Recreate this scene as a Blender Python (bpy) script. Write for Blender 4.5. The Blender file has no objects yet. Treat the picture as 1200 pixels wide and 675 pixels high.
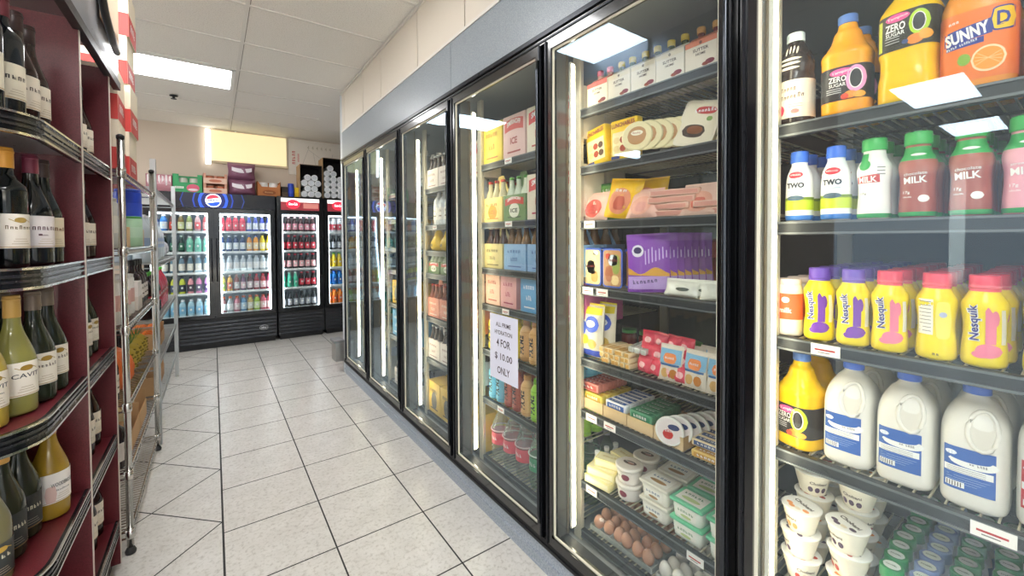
import bpy, math, random
from math import sin, cos, pi, radians
from mathutils import Matrix, Vector
random.seed(11)
S = bpy.context.scene
COL = S.collection

# ------------------------------------------------------------------ camera, light, exposure
YAW, PITCH, ROLL, FPX, CYPX = radians(35.711), radians(1.2524), radians(-.3037), 487.0, 290.34
CAMH = 1.363
Fv = Vector((sin(YAW)*cos(PITCH), cos(YAW)*cos(PITCH), -sin(PITCH)))
rv = Vector((cos(YAW), -sin(YAW), 0)); uv = rv.cross(Fv)
R2 = rv*cos(ROLL)+uv*sin(ROLL); U2 = -rv*sin(ROLL)+uv*cos(ROLL)
cam = bpy.data.cameras.new('camera'); camo = bpy.data.objects.new('camera', cam); COL.objects.link(camo)
camo.matrix_world = Matrix(((R2.x, U2.x, -Fv.x, 0), (R2.y, U2.y, -Fv.y, 0), (R2.z, U2.z, -Fv.z, CAMH), (0, 0, 0, 1)))
cam.sensor_fit = 'HORIZONTAL'; cam.sensor_width = 36; cam.lens = FPX/1200*36
cam.shift_y = -(337.5-CYPX)/1200; cam.clip_start = .02; cam.clip_end = 100
S.camera = camo

S.view_settings.view_transform = 'Standard'; S.view_settings.look = 'None'
S.view_settings.gamma = 1; S.view_settings.use_curve_mapping = False
S.view_settings.exposure = 0.68
W = bpy.data.worlds.new('world'); S.world = W; W.use_nodes = True
W.node_tree.nodes['Background'].inputs[0].default_value = (.85, .92, 1, 1)
W.node_tree.nodes['Background'].inputs[1].default_value = 1.0
TROFFER_E, COOLER_E, FRIDGE_E = 14.0, 11.5, 7.0
cy = S.cycles
cy.use_denoising = True
cy.max_bounces = 8; cy.diffuse_bounces = 4; cy.glossy_bounces = 4; cy.transmission_bounces = 4; cy.transparent_max_bounces = 16
cy.sample_clamp_indirect = 6; cy.caustics_reflective = False; cy.caustics_refractive = False

def area_light(name, loc, rot, sx, sy, power, color=(1, 1, 1)):
    l = bpy.data.lights.new(name, 'AREA'); l.shape = 'RECTANGLE'; l.size = sx; l.size_y = sy; l.energy = power; l.color = color
    o = bpy.data.objects.new(name, l); o.location = loc; o.rotation_euler = rot; COL.objects.link(o); return o
# daylight at the unseen side windows, plus added room fill from behind the camera
area_light('front_daylight_fill', (-1.5, -3.9, 1.5), (radians(90), 0, pi), 7.0, 2.2, 1350, (.93, .97, 1))
area_light('daylight_side', (-9.3, 1.5, 1.5), (radians(90), 0, radians(90)), 6.0, 2.2, 200, (.93, .97, 1))

# ------------------------------------------------------------------ materials
def hexc(h):
    h = h.lstrip('#'); c = [int(h[i:i+2], 16)/255 for i in (0, 2, 4)]
    return tuple((x/12.92 if x <= .04045 else ((x+.055)/1.055)**2.4) for x in c)
_M = {}
def M(h, rough=.45, metal=0, trans=0, emit=0, coat=0, ior=1.45):
    k = (h, rough, metal, trans, emit, coat)
    if k in _M: return _M[k]
    m = bpy.data.materials.new('mat_'+h.strip('#')); m.use_nodes = True; b = m.node_tree.nodes['Principled BSDF']
    c = hexc(h); b.inputs['Base Color'].default_value = (*c, 1); b.inputs['Roughness'].default_value = rough
    b.inputs['Metallic'].default_value = metal; b.inputs['IOR'].default_value = ior
    if trans: b.inputs['Transmission Weight'].default_value = trans
    if coat: b.inputs['Coat Weight'].default_value = coat; b.inputs['Coat Roughness'].default_value = .08
    if emit: b.inputs['Emission Color'].default_value = (*c, 1); b.inputs['Emission Strength'].default_value = emit
    # slight procedural unevenness
    nt = m.node_tree; n = nt.nodes.new('ShaderNodeTexNoise'); n.inputs['Scale'].default_value = 60
    tc = nt.nodes.new('ShaderNodeTexCoord'); nt.links.new(tc.outputs['Object'], n.inputs['Vector'])
    mr = nt.nodes.new('ShaderNodeMapRange'); mr.inputs['To Min'].default_value = max(.0, rough-.06); mr.inputs['To Max'].default_value = min(1, rough+.06)
    nt.links.new(n.outputs['Fac'], mr.inputs['Value']); nt.links.new(mr.outputs[0], b.inputs['Roughness'])
    _M[k] = m; return m

class NT:
    def __init__(s, name):
        s.m = bpy.data.materials.new(name); s.m.use_nodes = True; s.t = s.m.node_tree; s.b = s.t.nodes['Principled BSDF']
    def n(s, typ, **kw):
        x = s.t.nodes.new(typ)
        for k, v in kw.items():
            if k.startswith('i_'): x.inputs[k[2:].replace('_', ' ')].default_value = v
            else: setattr(x, k, v)
        return x
    def l(s, a, b): s.t.links.new(a, b)
    def math(s, op, a, b=None, c=None):
        x = s.n('ShaderNodeMath', operation=op)
        for i, v in enumerate((a, b, c)):
            if v is None: continue
            if isinstance(v, (int, float)): x.inputs[i].default_value = v
            else: s.l(v, x.inputs[i])
        return x.outputs[0]
    def mix(s, f, a, b):
        x = s.n('ShaderNodeMix', data_type='RGBA')
        for i, v in ((0, f), (6, a), (7, b)):
            if isinstance(v, (int, float)): x.inputs[i].default_value = v
            elif isinstance(v, tuple): x.inputs[i].default_value = (*v, 1)
            else: s.l(v, x.inputs[i])
        return x.outputs[2]
    def noise(s, scale, detail=4, vec=None, rough=.6):
        x = s.n('ShaderNodeTexNoise'); x.inputs['Scale'].default_value = scale; x.inputs['Detail'].default_value = detail; x.inputs['Roughness'].default_value = rough
        if vec is not None: s.l(vec, x.inputs['Vector'])
        return x.outputs['Fac']
    def pos(s): return s.n('ShaderNodeNewGeometry').outputs['Position']
    def ramp(s, f, stops):
        x = s.n('ShaderNodeValToRGB'); e = x.color_ramp.elements
        while len(e) < len(stops): e.new(.5)
        for el, (p, c) in zip(e, stops): el.position = p; el.color = (*c, 1)
        s.l(f, x.inputs[0]); return x.outputs[0]

def floor_mat():
    t = NT('floor_tile'); p = t.pos(); sp = t.n('ShaderNodeSeparateXYZ'); t.l(p, sp.inputs[0]); x, y = sp.outputs[0], sp.outputs[1]
    def dist(v, off, per):          # distance to the next grout line
        a = t.math('DIVIDE', t.math('SUBTRACT', v, off), per)
        f = t.math('FRACT', a); return t.math('MULTIPLY', t.math('MINIMUM', f, t.math('SUBTRACT', 1.0, f)), per)
    T = .4064
    d1 = t.math('MINIMUM', dist(x, .016, T), dist(y, 1.522, T))
    sx = t.math('SUBTRACT', x, .012); sy = t.math('SUBTRACT', y, 2.43)
    d2 = t.math('MULTIPLY', t.math('MINIMUM', dist(t.math('ADD', sx, sy), 0, .5705), dist(t.math('SUBTRACT', sx, sy), 0, .5705)), .7071)
    left = t.math('LESS_THAN', x, .012)
    d = t.math('MINIMUM', t.math('ADD', t.math('MULTIPLY', left, d2), t.math('MULTIPLY', t.math('SUBTRACT', 1, left), d1)), t.math('ABSOLUTE', t.math('SUBTRACT', x, .014)))
    g = t.math('LESS_THAN', d, .0033)
    n1 = t.noise(9, 8, p, .7); n2 = t.noise(55, 6, p, .7)
    c = t.mix(t.math('MULTIPLY', n1, .9), hexc('e6e4e0'), hexc('bdb9b2'))
    sp2 = t.ramp(n2, [(.36, (.62, .6, .57)), (.5, (1, 1, 1))])
    mm = t.n('ShaderNodeMix', data_type='RGBA', blend_type='MULTIPLY'); mm.inputs[0].default_value = .6
    t.l(c, mm.inputs[6]); t.l(sp2, mm.inputs[7])
    t.l(t.mix(g, mm.outputs[2], hexc('1c1b1c')), t.b.inputs['Base Color'])
    t.l(t.math('ADD', .26, t.math('MULTIPLY', g, .5)), t.b.inputs['Roughness'])
    bp_ = t.n('ShaderNodeBump'); bp_.inputs['Strength'].default_value = .12; bp_.inputs['Distance'].default_value = .004
    t.l(t.math('ADD', t.math('MULTIPLY', n1, .5), t.math('MULTIPLY', g, -1.0)), bp_.inputs['Height']); t.l(bp_.outputs[0], t.b.inputs['Normal'])
    return t.m
def speckle_mat(name, a, b, scale, rough, lo=.42, hi=.62, bump=0.0, metal=0, detail=5):
    t = NT(name); p = t.pos(); n = t.noise(scale, detail, p, .75)
    t.l(t.ramp(n, [(lo, hexc(a)), (hi, hexc(b))]), t.b.inputs['Base Color']); t.b.inputs['Roughness'].default_value = rough
    t.b.inputs['Metallic'].default_value = metal
    if bump:
        x = t.n('ShaderNodeBump'); x.inputs['Strength'].default_value = bump; x.inputs['Distance'].default_value = .003
        t.l(n, x.inputs['Height']); t.l(x.outputs[0], t.b.inputs['Normal'])
    return t.m
def glass_mat(name, tint=(.97, .985, .98), wave=.0, boost=1.0, haze=.0):
    m = bpy.data.materials.new(name); m.use_nodes = True; nt = m.node_tree; nt.nodes.clear()
    o = nt.nodes.new('ShaderNodeOutputMaterial'); mx = nt.nodes.new('ShaderNodeMixShader'); tr = nt.nodes.new('ShaderNodeBsdfTransparent')
    gl = nt.nodes.new('ShaderNodeBsdfGlossy'); lw = nt.nodes.new('ShaderNodeLayerWeight'); lw.inputs[0].default_value = .5
    pw = nt.nodes.new('ShaderNodeMath'); pw.operation = 'POWER'; pw.inputs[1].default_value = 5; nt.links.new(lw.outputs['Facing'], pw.inputs[0])
    fr = nt.nodes.new('ShaderNodeMath'); fr.operation = 'MULTIPLY_ADD'; fr.inputs[1].default_value = .95; fr.inputs[2].default_value = .034; nt.links.new(pw.outputs[0], fr.inputs[0])
    tr.inputs[0].default_value = (*tint, 1); gl.inputs['Roughness'].default_value = .0; gl.inputs[0].default_value = (.62*boost, .82*boost, 1.0*boost, 1)
    if wave:
        n = nt.nodes.new('ShaderNodeTexNoise'); n.inputs['Scale'].default_value = 1.3; n.inputs['Detail'].default_value = 0
        g = nt.nodes.new('ShaderNodeNewGeometry'); nt.links.new(g.outputs['Position'], n.inputs['Vector'])
        b = nt.nodes.new('ShaderNodeBump'); b.inputs['Strength'].default_value = 1; b.inputs['Distance'].default_value = wave
        nt.links.new(n.outputs['Fac'], b.inputs['Height']); nt.links.new(b.outputs[0], gl.inputs['Normal'])
    nt.links.new(fr.outputs[0], mx.inputs[0]); nt.links.new(tr.outputs[0], mx.inputs[1]); nt.links.new(gl.outputs[0], mx.inputs[2])
    if haze:
        df = nt.nodes.new('ShaderNodeBsdfDiffuse'); df.inputs[0].default_value = (.9, .9, .86, 1); m2 = nt.nodes.new('ShaderNodeMixShader'); m2.inputs[0].default_value = haze
        nt.links.new(mx.outputs[0], m2.inputs[1]); nt.links.new(df.outputs[0], m2.inputs[2]); nt.links.new(m2.outputs[0], o.inputs[0])
    else: nt.links.new(mx.outputs[0], o.inputs[0])
    return m

FLOOR = floor_mat()
CEIL = speckle_mat('ceiling_tile', 'b4aea4', 'f4f1ea', 150, .9, .30, .47, .5)
GRIDM = M('e6e3dc', .6)
WALLP = M('ddd5c7', .6)
GREY = speckle_mat('grey_laminate', '727b83', 'a3acb3', 330, .35, .38, .62)
KICK = speckle_mat('kick_laminate', '7d8793', 'aab2bd', 120, .45, .36, .62)
BEIGE = M('cbbba9', .8)
MAROON = speckle_mat('maroon_laminate', '4c1219', '752730', 420, .38, .35, .66)
CHROME = M('c9c7c2', .2, 1)
STEEL = M('a9a8a4', .35, 1)
ZINC = M('b4b8b8', .45, .8)
BLACK = M('0c0d10', .22, 0, coat=.5)
BLACKM = M('17181b', .5)
DARKAL = M('2a2c31', .3, .7)
WHITE = M('f2f2ee', .5)
CREAM = M('efe6cf', .5)
GASKET = M('dfdccb', .5)
GLASS = glass_mat('door_glass', wave=.006, haze=.013)
FGLASS = glass_mat('fridge_glass')
CLEARP = glass_mat('clear_plastic', (.93, .95, .96))
LEDM = M('fff2d0', .5, emit=COOLER_E)
CARD = M('c9a97c', .8); CARDD = M('9c7448', .8)

# ------------------------------------------------------------------ mesh building
_T = {}
def text2d(s, bold=0.0):
    k = (s, bold)
    if k in _T: return _T[k]
    c = bpy.data.curves.new('t', 'FONT'); c.body = s; c.size = 1; c.resolution_u = 2; c.offset = bold; c.align_x = 'CENTER'; c.align_y = 'CENTER'
    o = bpy.data.objects.new('t', c); COL.objects.link(o)
    dg = bpy.context.evaluated_depsgraph_get(); me = bpy.data.meshes.new_from_object(o.evaluated_get(dg))
    V = [(v.co.x, v.co.y) for v in me.vertices]; Fa = [tuple(p.vertices) for p in me.polygons]
    bpy.data.objects.remove(o); bpy.data.curves.remove(c); bpy.data.meshes.remove(me)
    if V:
        x0 = min(v[0] for v in V); x1 = max(v[0] for v in V); y0 = min(v[1] for v in V); y1 = max(v[1] for v in V)
        w, h = x1-x0, y1-y0; V = [((x-(x0+x1)/2)/w, (y-(y0+y1)/2)/h) for x, y in V]
    _T[k] = (V, Fa); return _T[k]

READ = {'ALL PRIME', 'HYDRATION', '4 FOR', '$ 10.00', 'ONLY', 'Tampico', 'ZERO', 'SUGAR', 'SUNNY', 'D', 'MILK', 'milk', 'TWO', 'chocolate', 'strawberry', 'Nesquik', 'Chobani', 'SUTTER', 'HOME',
        'LUNCHABLES', 'SMIRNOFF', 'ICE', 'PRIME', 'PEPSI', 'Coca-Cola', 'CAVIT', 'WOODBRIDGE', 'idw', '4', '17g'}
def scribble(t):                 # print too small to read: a row of short strokes
    V = []; Fa = []; n = len(t); rr = random.Random(t)
    for i, ch in enumerate(t):
        if ch == ' ': continue
        a = -.5+i/n; w = .62/n; lo = -.5 if ch in 'gpqy' else -.34; hi = .5 if ch.isupper() or ch in 'bdfhklt' else .22
        for u0, u1, v0, v1 in ((a, a+w*.34, lo, hi), (a+w*.34, a+w, hi-.16, hi), (a+w*.66, a+w, lo, hi-.16)) if rr.random() < .6 else ((a, a+w*.34, lo, hi), (a+w*.34, a+w, lo, lo+.16), (a+w*.34, a+w*.9, -.05, .1)):
            b = len(V); V += [(u0, v0), (u1, v0), (u1, v1), (u0, v1)]; Fa.append((b, b+1, b+2, b+3))
    return V, Fa

class MB:
    def __init__(s): s.v = []; s.f = []; s.fm = []; s.fs = []; s.mats = []
    def mi(s, m):
        if m not in s.mats: s.mats.append(m)
        return s.mats.index(m)
    def add(s, vs, fs, m, smooth=False):
        b = len(s.v); s.v += [tuple(v) for v in vs]; k = s.mi(m)
        for f in fs: s.f.append(tuple(b+i for i in f)); s.fm.append(k); s.fs.append(smooth)
        return s
    def box(s, x0, x1, y0, y1, z0, z1, m, c=0.0):
        if c <= 0:
            vs = [(x, y, z) for x in (x0, x1) for y in (y0, y1) for z in (z0, z1)]
            return s.add(vs, [(0, 1, 3, 2), (4, 6, 7, 5), (0, 4, 5, 1), (2, 3, 7, 6), (0, 2, 6, 4), (1, 5, 7, 3)], m)
        hx, hy = (x1-x0)/2, (y1-y0)/2
        return s.rbox((x0+x1)/2, (y0+y1)/2, hx, hy, z0, z1, c, m, 2)
    def rbox(s, cx, cy, hx, hy, z0, z1, r, m, k=4, taper=1.0, smooth=True):
        r = min(r, hx, hy, (z1-z0)/2)
        def loop(ix, z, tp):
            out = []
            for qx, qy, a0 in ((1, 1, 0), (-1, 1, pi/2), (-1, -1, pi), (1, -1, 3*pi/2)):
                for i in range(k+1):
                    a = a0+i/k*pi/2
                    out.append((cx+(qx*(hx-r)+cos(a)*(r-ix))*tp, cy+(qy*(hy-r)+sin(a)*(r-ix))*tp, z))
            return out
        e = min(r, .004)*.6
        return s.loft([loop(e, z0, taper), loop(0, z0+e, taper), loop(0, z1-e, 1), loop(e, z1, 1)], m, smooth=smooth)
    def loft(s, loops, m, cap=True, smooth=True, closed=False):
        n = len(loops[0]); vs = [p for l in loops for p in l]; fs = []
        L = len(loops)
        for j in range(L-1 if not closed else L):
            a, b = j*n, ((j+1) % L)*n
            for i in range(n): fs.append((a+i, a+(i+1) % n, b+(i+1) % n, b+i))
        s.add(vs, fs, m, smooth)
        if cap and not closed:
            b = len(s.v)-len(vs); k = s.mi(m)
            s.f.append(tuple(b+i for i in reversed(range(n)))); s.fm.append(k); s.fs.append(False)
            s.f.append(tuple(b+(L-1)*n+i for i in range(n))); s.fm.append(k); s.fs.append(False)
        return s
    def lathe(s, prof, m, n=20, cx=0, cy=0, cap=True):
        return s.loft([[(cx+r*cos(2*pi*i/n), cy+r*sin(2*pi*i/n), z) for i in range(n)] for r, z in prof], m, cap)
    def tube(s, pts, r, m, n=6, closed=False):
        P = [Vector(p) for p in pts]; loops = []; up = Vector((0, 0, 1))
        for i, p in enumerate(P):
            if closed: d = P[(i+1) % len(P)]-P[i-1]
            else: d = P[min(i+1, len(P)-1)]-P[max(i-1, 0)]
            d.normalize(); u = up if abs(d.z) < .9 else Vector((1, 0, 0)); a = d.cross(u).normalized(); b = d.cross(a)
            loops.append([tuple(p+a*r*cos(2*pi*j/n)+b*r*sin(2*pi*j/n)) for j in range(n)])
        return s.loft(loops, m, True, True, closed)
    def prism(s, pts, f0, f1, m, smooth=False):      # pts 2d, f0/f1 map 2d->3d
        n = len(pts); vs = [f0(*p) for p in pts]+[f1(*p) for p in pts]
        fs = [tuple(range(n)), tuple(reversed(range(n, 2*n)))]+[(i, i+n, (i+1) % n+n, (i+1) % n) for i in range(n)]
        return s.add(vs, fs, m, smooth)
    def strip(s, f, m, u0, u1, lo, hi, n=8, k=1):    # a patch between two curves over u, mapped by f(u,v)
        vs = []; fs = []
        for i in range(n+1):
            u = u0+(u1-u0)*i/n; a = lo(u) if callable(lo) else lo; b = hi(u) if callable(hi) else hi
            for j in range(k+1): vs.append(f(u, a+(b-a)*j/k))
        for i in range(n):
            for j in range(k): q = i*(k+1)+j; fs.append((q, q+k+1, q+k+2, q+1))
        return s.add(vs, fs, m, True)
    def disc(s, f, m, cu, cv, ru, rv, n=12, e=2.0):
        h = lambda u: rv*max(0, 1-abs((u-cu)/ru)**e)**(1/e)
        return s.strip(f, m, cu-ru, cu+ru, lambda u: cv-h(u), lambda u: cv+h(u), n, 2)
    def text(s, f, t, m, cu, cv, w, h, bold=.0, rot=0, shear=0, arch=0):
        V, Fa = text2d(t, bold) if t in READ else scribble(t); out = []
        for x, y in V:
            x2, y2 = x*w+shear*y*h, y*h + arch*(1-4*x*x)
            if rot: x2, y2 = x2*cos(rot)-y2*sin(rot), x2*sin(rot)+y2*cos(rot)
            out.append(f(cu+x2, cv+y2))
        return s.add(out, Fa, m)
    def build(s, name, parent=None, loc=None, smooth_fix=True):
        me = bpy.data.meshes.new(name); me.from_pydata(s.v, [], s.f)
        for m in s.mats: me.materials.append(m)
        me.polygons.foreach_set('material_index', s.fm); me.polygons.foreach_set('use_smooth', s.fs); me.update()
        o = bpy.data.objects.new(name, me); COL.objects.link(o)
        if parent: o.parent = parent
        if loc: o.location = loc
        return o

def thing(name, label, cat, loc=(0, 0, 0), rz=0, group=None):
    o = bpy.data.objects.new(name, None); COL.objects.link(o); o.empty_display_size = .05
    o.location = loc; o.rotation_euler = (0, 0, rz); tag(o, label, cat, group); return o
def tag(o, label, cat, group=None):
    o['label'] = label; o['category'] = cat
    if group: o['group'] = group
    return o
def struct(o): o['kind'] = 'structure'; return o
def dup(root, label=None, loc=None, rz=None, group=None, rot=None):
    r = root.copy(); COL.objects.link(r)
    if label: r['label'] = label
    if group: r['group'] = group
    if loc: r.location = loc
    if rz is not None: r.rotation_euler = (0, 0, rz)
    if rot: r.rotation_euler = rot
    for ch in root.children:
        c = ch.copy(); COL.objects.link(c); c.parent = r
        for g in ch.children:
            d = g.copy(); COL.objects.link(d); d.parent = c
    return r
class Kind:
    """one kind of thing: built with its parts once, copied afterwards"""
    def __init__(s, name, cat, builder): s.name, s.cat, s.b, s.first = name, cat, builder, None; s.i = 0
    def at(s, label, loc, rz=0, group=None, rot=None):
        if s.first is None:
            s.first = thing(s.name, label, s.cat, loc, rz, group); s.b(s.first); o = s.first
        else: o = dup(s.first, label, loc, rz, group)
        if rot: o.rotation_euler = rot
        return o
ORD = ['first', 'second', 'third', 'fourth', 'fifth', 'sixth', 'seventh', 'eighth', 'ninth', 'tenth', 'eleventh', 'twelfth', 'thirteenth', 'fourteenth']

class Body:
    """surface of (z, rx, ry, n) sections, n the superellipse power"""
    def __init__(s, secs, smooth=True, sub=4):
        s.s = []
        if not smooth: s.s = list(secs); return
        P = list(secs)
        for i in range(len(P)-1):
            p0, p1, p2, p3 = P[max(i-1, 0)], P[i], P[i+1], P[min(i+2, len(P)-1)]
            for j in range(sub):
                t = j/sub; q = []
                for a, b, c, d in zip(p0, p1, p2, p3):
                    q.append(.5*(2*b+(c-a)*t+(2*a-5*b+4*c-d)*t*t+(3*b-a-3*c+d)*t**3))
                q[0] = p1[0]+(p2[0]-p1[0])*t; s.s.append(tuple(q))
        s.s.append(tuple(P[-1]))
    def at(s, z):
        L = s.s
        if z <= L[0][0]: return L[0][1:]
        for a, b in zip(L, L[1:]):
            if z <= b[0]:
                t = (z-a[0])/max(1e-9, b[0]-a[0]); return tuple(a[i]+(b[i]-a[i])*t for i in (1, 2, 3))
        return L[-1][1:]
    def loop(s, z, off=0, N=24):
        rx, ry, n = s.at(z); rx += off; ry += off; out = []
        for i in range(N):
            a = 2*pi*(i+.5)/N; c, q = cos(a), sin(a)
            out.append((rx*math.copysign(abs(c)**(2/n), c), ry*math.copysign(abs(q)**(2/n), q), z))
        return out
    def solid(s, mb, m, N=24): return mb.loft([s.loop(q[0], 0, N) for q in s.s], m)
    def band(s, mb, m, z0, z1, off=.0006, N=24, k=None):
        zs = [z0]+[q[0] for q in s.s if z0 < q[0] < z1]+[z1]
        return mb.loft([s.loop(z, off, N) for z in zs], m, cap=False)
    def f(s, off=.001, du=0):
        def g(u, v):
            rx, ry, n = s.at(v); t = min(.999, abs((u+du)/rx)); return (u, -ry*(1-t**n)**(1/n)-off, v)
        return g
def lath(secs, **k): return Body([(z, r, r, 2) for r, z in secs], **k)
def flat(off=0.0, y=0.0): return lambda u, v: (u, y-off, v)
def topf(z, off=.0006): return lambda u, v: (u, v, z+off)

# ------------------------------------------------------------------ the room
XW, YB, ZC = 1.075, 7.2, 2.84
XL, YF = -9.5, -4.0
def slab(name, x0, x1, y0, y1, z0, z1, m): return struct(MB().box(x0, x1, y0, y1, z0, z1, m).build(name))
slab('floor', XL, 4.0, YF, YB, -.05, 0, FLOOR)
slab('ceiling', XL, 4.0, YF, YB, ZC, ZC+.05, CEIL)
g = MB()
gx = [.2+1.2192*k for k in range(-8, 1)]; gy = [3.72+.6096*k for k in range(-12, 6)]
for x in gx: g.box(x-.012, x+.012, YF, YB, ZC-.006, ZC, GRIDM)
for y in gy: g.box(XL, XW, y-.012, y+.012, ZC-.0055, ZC, GRIDM)
for y in gy: g.box(XL, XW, y+.012, y+.018, ZC-.002, ZC, M('7d776d', .9))  # shade line beside each cross bar, painted as a dark strip
for x in gx: g.box(x+.012, x+.017, YF, YB, ZC-.001, ZC, M('8d877d', .9))  # same painted shade line along the lengthwise bars
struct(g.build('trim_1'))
slab('wall_back', XL, 4.0, YB, YB+.1, 0, ZC, BEIGE)
# soffit over the reach-in fridges
SOF = M('d8c9b8', .8)
slab('wall_soffit', -4, XW+.9, 6.76, YB-.002, 1.99, ZC-.002, SOF)
# shop front wall and side wall with windows (behind and beside the camera)
def window_wall(name, axis):
    w = MB()
    if axis == 'y':
        w.box(XL, 4, YF-.1, YF, 0, .4, WALLP); w.box(XL, 4, YF-.1, YF, 2.6, ZC, WALLP)
        for x in (-9.4, -5.05, -1.5, 2.05): w.box(x-.1, x+.1, YF-.1, YF, .4, 2.6, WALLP)
    else:
        w.box(XL-.1, XL, YF, YB, 0, .4, WALLP); w.box(XL-.1, XL, YF, YB, 2.6, ZC, WALLP)
        for y in (-3.9, -1.45, 1.5, 4.45): w.box(XL-.1, XL, y-.1, y+.1, .4, 2.6, WALLP)
        w.box(XL-.1, XL, 4.45, YB, .4, 2.6, WALLP)
    struct(w.build(name))
window_wall('wall_front', 'y'); window_wall('wall_side', 'x')
slab('wall_end', 3.9, 4.0, YF, YB, 0, ZC, WALLP)
# cooler wall: white panels on top, grey laminate header, kick base, end post
DOORS = [4.36, 3.61, 2.82, 2.045, 1.26, .517, -.27]       # mullion centres along the wall
p = MB(); ys = [4.42, 4.31, 3.69, 3.22, 2.51, 1.90, 1.29, .68, .07, -.54, -1.15, YF]
p.box(XW+.012, XW+.02, YF, 4.40, 2.45, ZC, M('34322f', .8))
for a, b in zip(ys, ys[1:]): p.box(XW-.002, XW+.012, b+.0055, a-.0055, 2.452, ZC-.012, WALLP)
struct(p.build('wall_right'))
slab('trim_2', XW-.012, XW+.004, YF, 4.42, ZC-.03, ZC-.006, M('d8d5cd', .5))
slab('trim_3', XW-.006, XW+.004, YF, 4.42, 2.44, 2.456, M('dedad2', .5))
h = MB()
for a, b in ((4.42, 2.065), (2.062, .32), (.317, -2.0), (-2.003, YF)): h.box(XW, XW+.02, b, a, 2.165, 2.446, GREY)
struct(h.build('wall_right_header'))
k = MB()
for a, b in ((4.42, 1.90), (1.897, -.5), (-.503, YF)):
    k.box(XW, XW+.03, b, a, .0, .125, KICK)
    k.box(XW-.008, XW, b, a, .045, .06, KICK)
struct(k.build('baseboard_right'))
slab('wall_cooler_end', XW, 2.3, 4.42, 4.5, 0, ZC, M('c7ccd0', .5))
# cooler interior
INT = M('8b8d8c', .5); INTD = M('3e4142', .6)
slab('wall_cooler_back', 2.25, 2.3, YF, 4.42, 0, 2.3, INTD)
slab('wall_cooler_floor', XW+.035, 2.25, YF, 4.42, 0.0, .085, INT)
slab('wall_cooler_top', XW+.04, 2.25, YF, 4.42, 2.2, 2.25, INT)
slab('wall_cooler_near', XW+.04, 2.25, -.75, -.70, .085, 2.2, INT)
slab('wall_cooler_door_side', XW, XW+.04, -4, -.33, .12, 2.17, M('c7ccd0', .5))

# ------------------------------------------------------------------ ceiling lights
TD = M('ffffff', .5, emit=TROFFER_E)
def troffer(r):
    a, b = .595, .292
    MB().box(-a, a, -b, b, -.002, .012, WHITE).build('housing', r)
    fr = MB()
    for x0, x1, y0, y1 in ((-a, a, -b, -b+.03), (-a, a, b-.03, b), (-a, -a+.03, -b, b), (a-.03, a, -b, b)): fr.box(x0, x1, y0, y1, -.008, -.002, WHITE)
    fr.build('light_frame', r)
    MB().box(-a+.03, a-.03, -b+.03, b-.03, -.0065, -.0025, TD).build('diffuser', r)
kt = Kind('ceiling_light', 'ceiling light', troffer)
for lb, x, y in [('long bright ceiling light panel, the only one in view above the aisle', -.41, 4.635), ('ceiling light panel over the wine shelves, mirrored in the cooler glass', -.41, 2.195),
                 ('ceiling light panel above the shop entrance end of the aisle', -.41, -.245), ('ceiling light panel behind the camera near the shop window', -.41, -2.68),
                 ('ceiling light panel in the next aisle, mirrored beside the orange juice', -4.07, .975), ('far ceiling light panel, mirrored beside the chocolate milk', -6.5, .975),
                 ('ceiling light panel over the far aisle corner', -4.07, 4.635)]:
    kt.at(lb, (x, y, ZC-.006), 0, 'ceiling light panels')
sp_ = thing('sprinkler_head', 'small dark round detector on the ceiling past the light panel', 'detector', (-.30, 5.45, ZC-.006))
MB().lathe([(.035, 0), (.035, -.008), (.012, -.012), (.012, -.03), (.025, -.032), (.025, -.036)], DARKAL, 12).build('head', sp_)

# ------------------------------------------------------------------ cooler door frame and doors
fr = thing('cooler_door_frame', 'black frame holding the row of tall glass cooler doors', 'door frame', (0, 0, 0))
m = MB(); m.box(XW-.012, XW+.06, -.33, 4.42, 2.125, 2.168, BLACK); m.box(XW-.02, XW-.012, -.33, 4.42, 2.15, 2.168, DARKAL); m.box(XW-.016, XW-.012, -.33, 4.42, 2.132, 2.138, DARKAL)
m.build('header_rail', fr)
m = MB(); m.box(XW-.008, XW+.09, -.33, 4.42, .118, .150, BLACKM); m.box(XW-.014, XW-.008, -.33, 4.42, .118, .130, BLACKM); m.build('sill', fr)
for i, y in enumerate(DOORS):
    m = MB(); m.box(XW+.020, XW+.032, y-.026, y+.026, .152, 2.123, BLACK); m.box(XW+.03, XW+.085, y-.022, y+.022, .15, 2.125, M('5c5a52', .45))
    m.box(XW+.085, XW+.095, y-.026, y+.026, .15, 2.125, M('6e6048', .5)); m.build('mullion', fr)
doorlab = ['narrow-looking glass cooler door farthest down the aisle', 'glass cooler door second from the aisle end, spirits behind it', 'glass cooler door with the yellow gourd bottles behind it',
           'glass cooler door with the white price notice taped on', 'glass cooler door in front of the cheese, meat and eggs', 'glass cooler door in front of the milk and juice']
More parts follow.
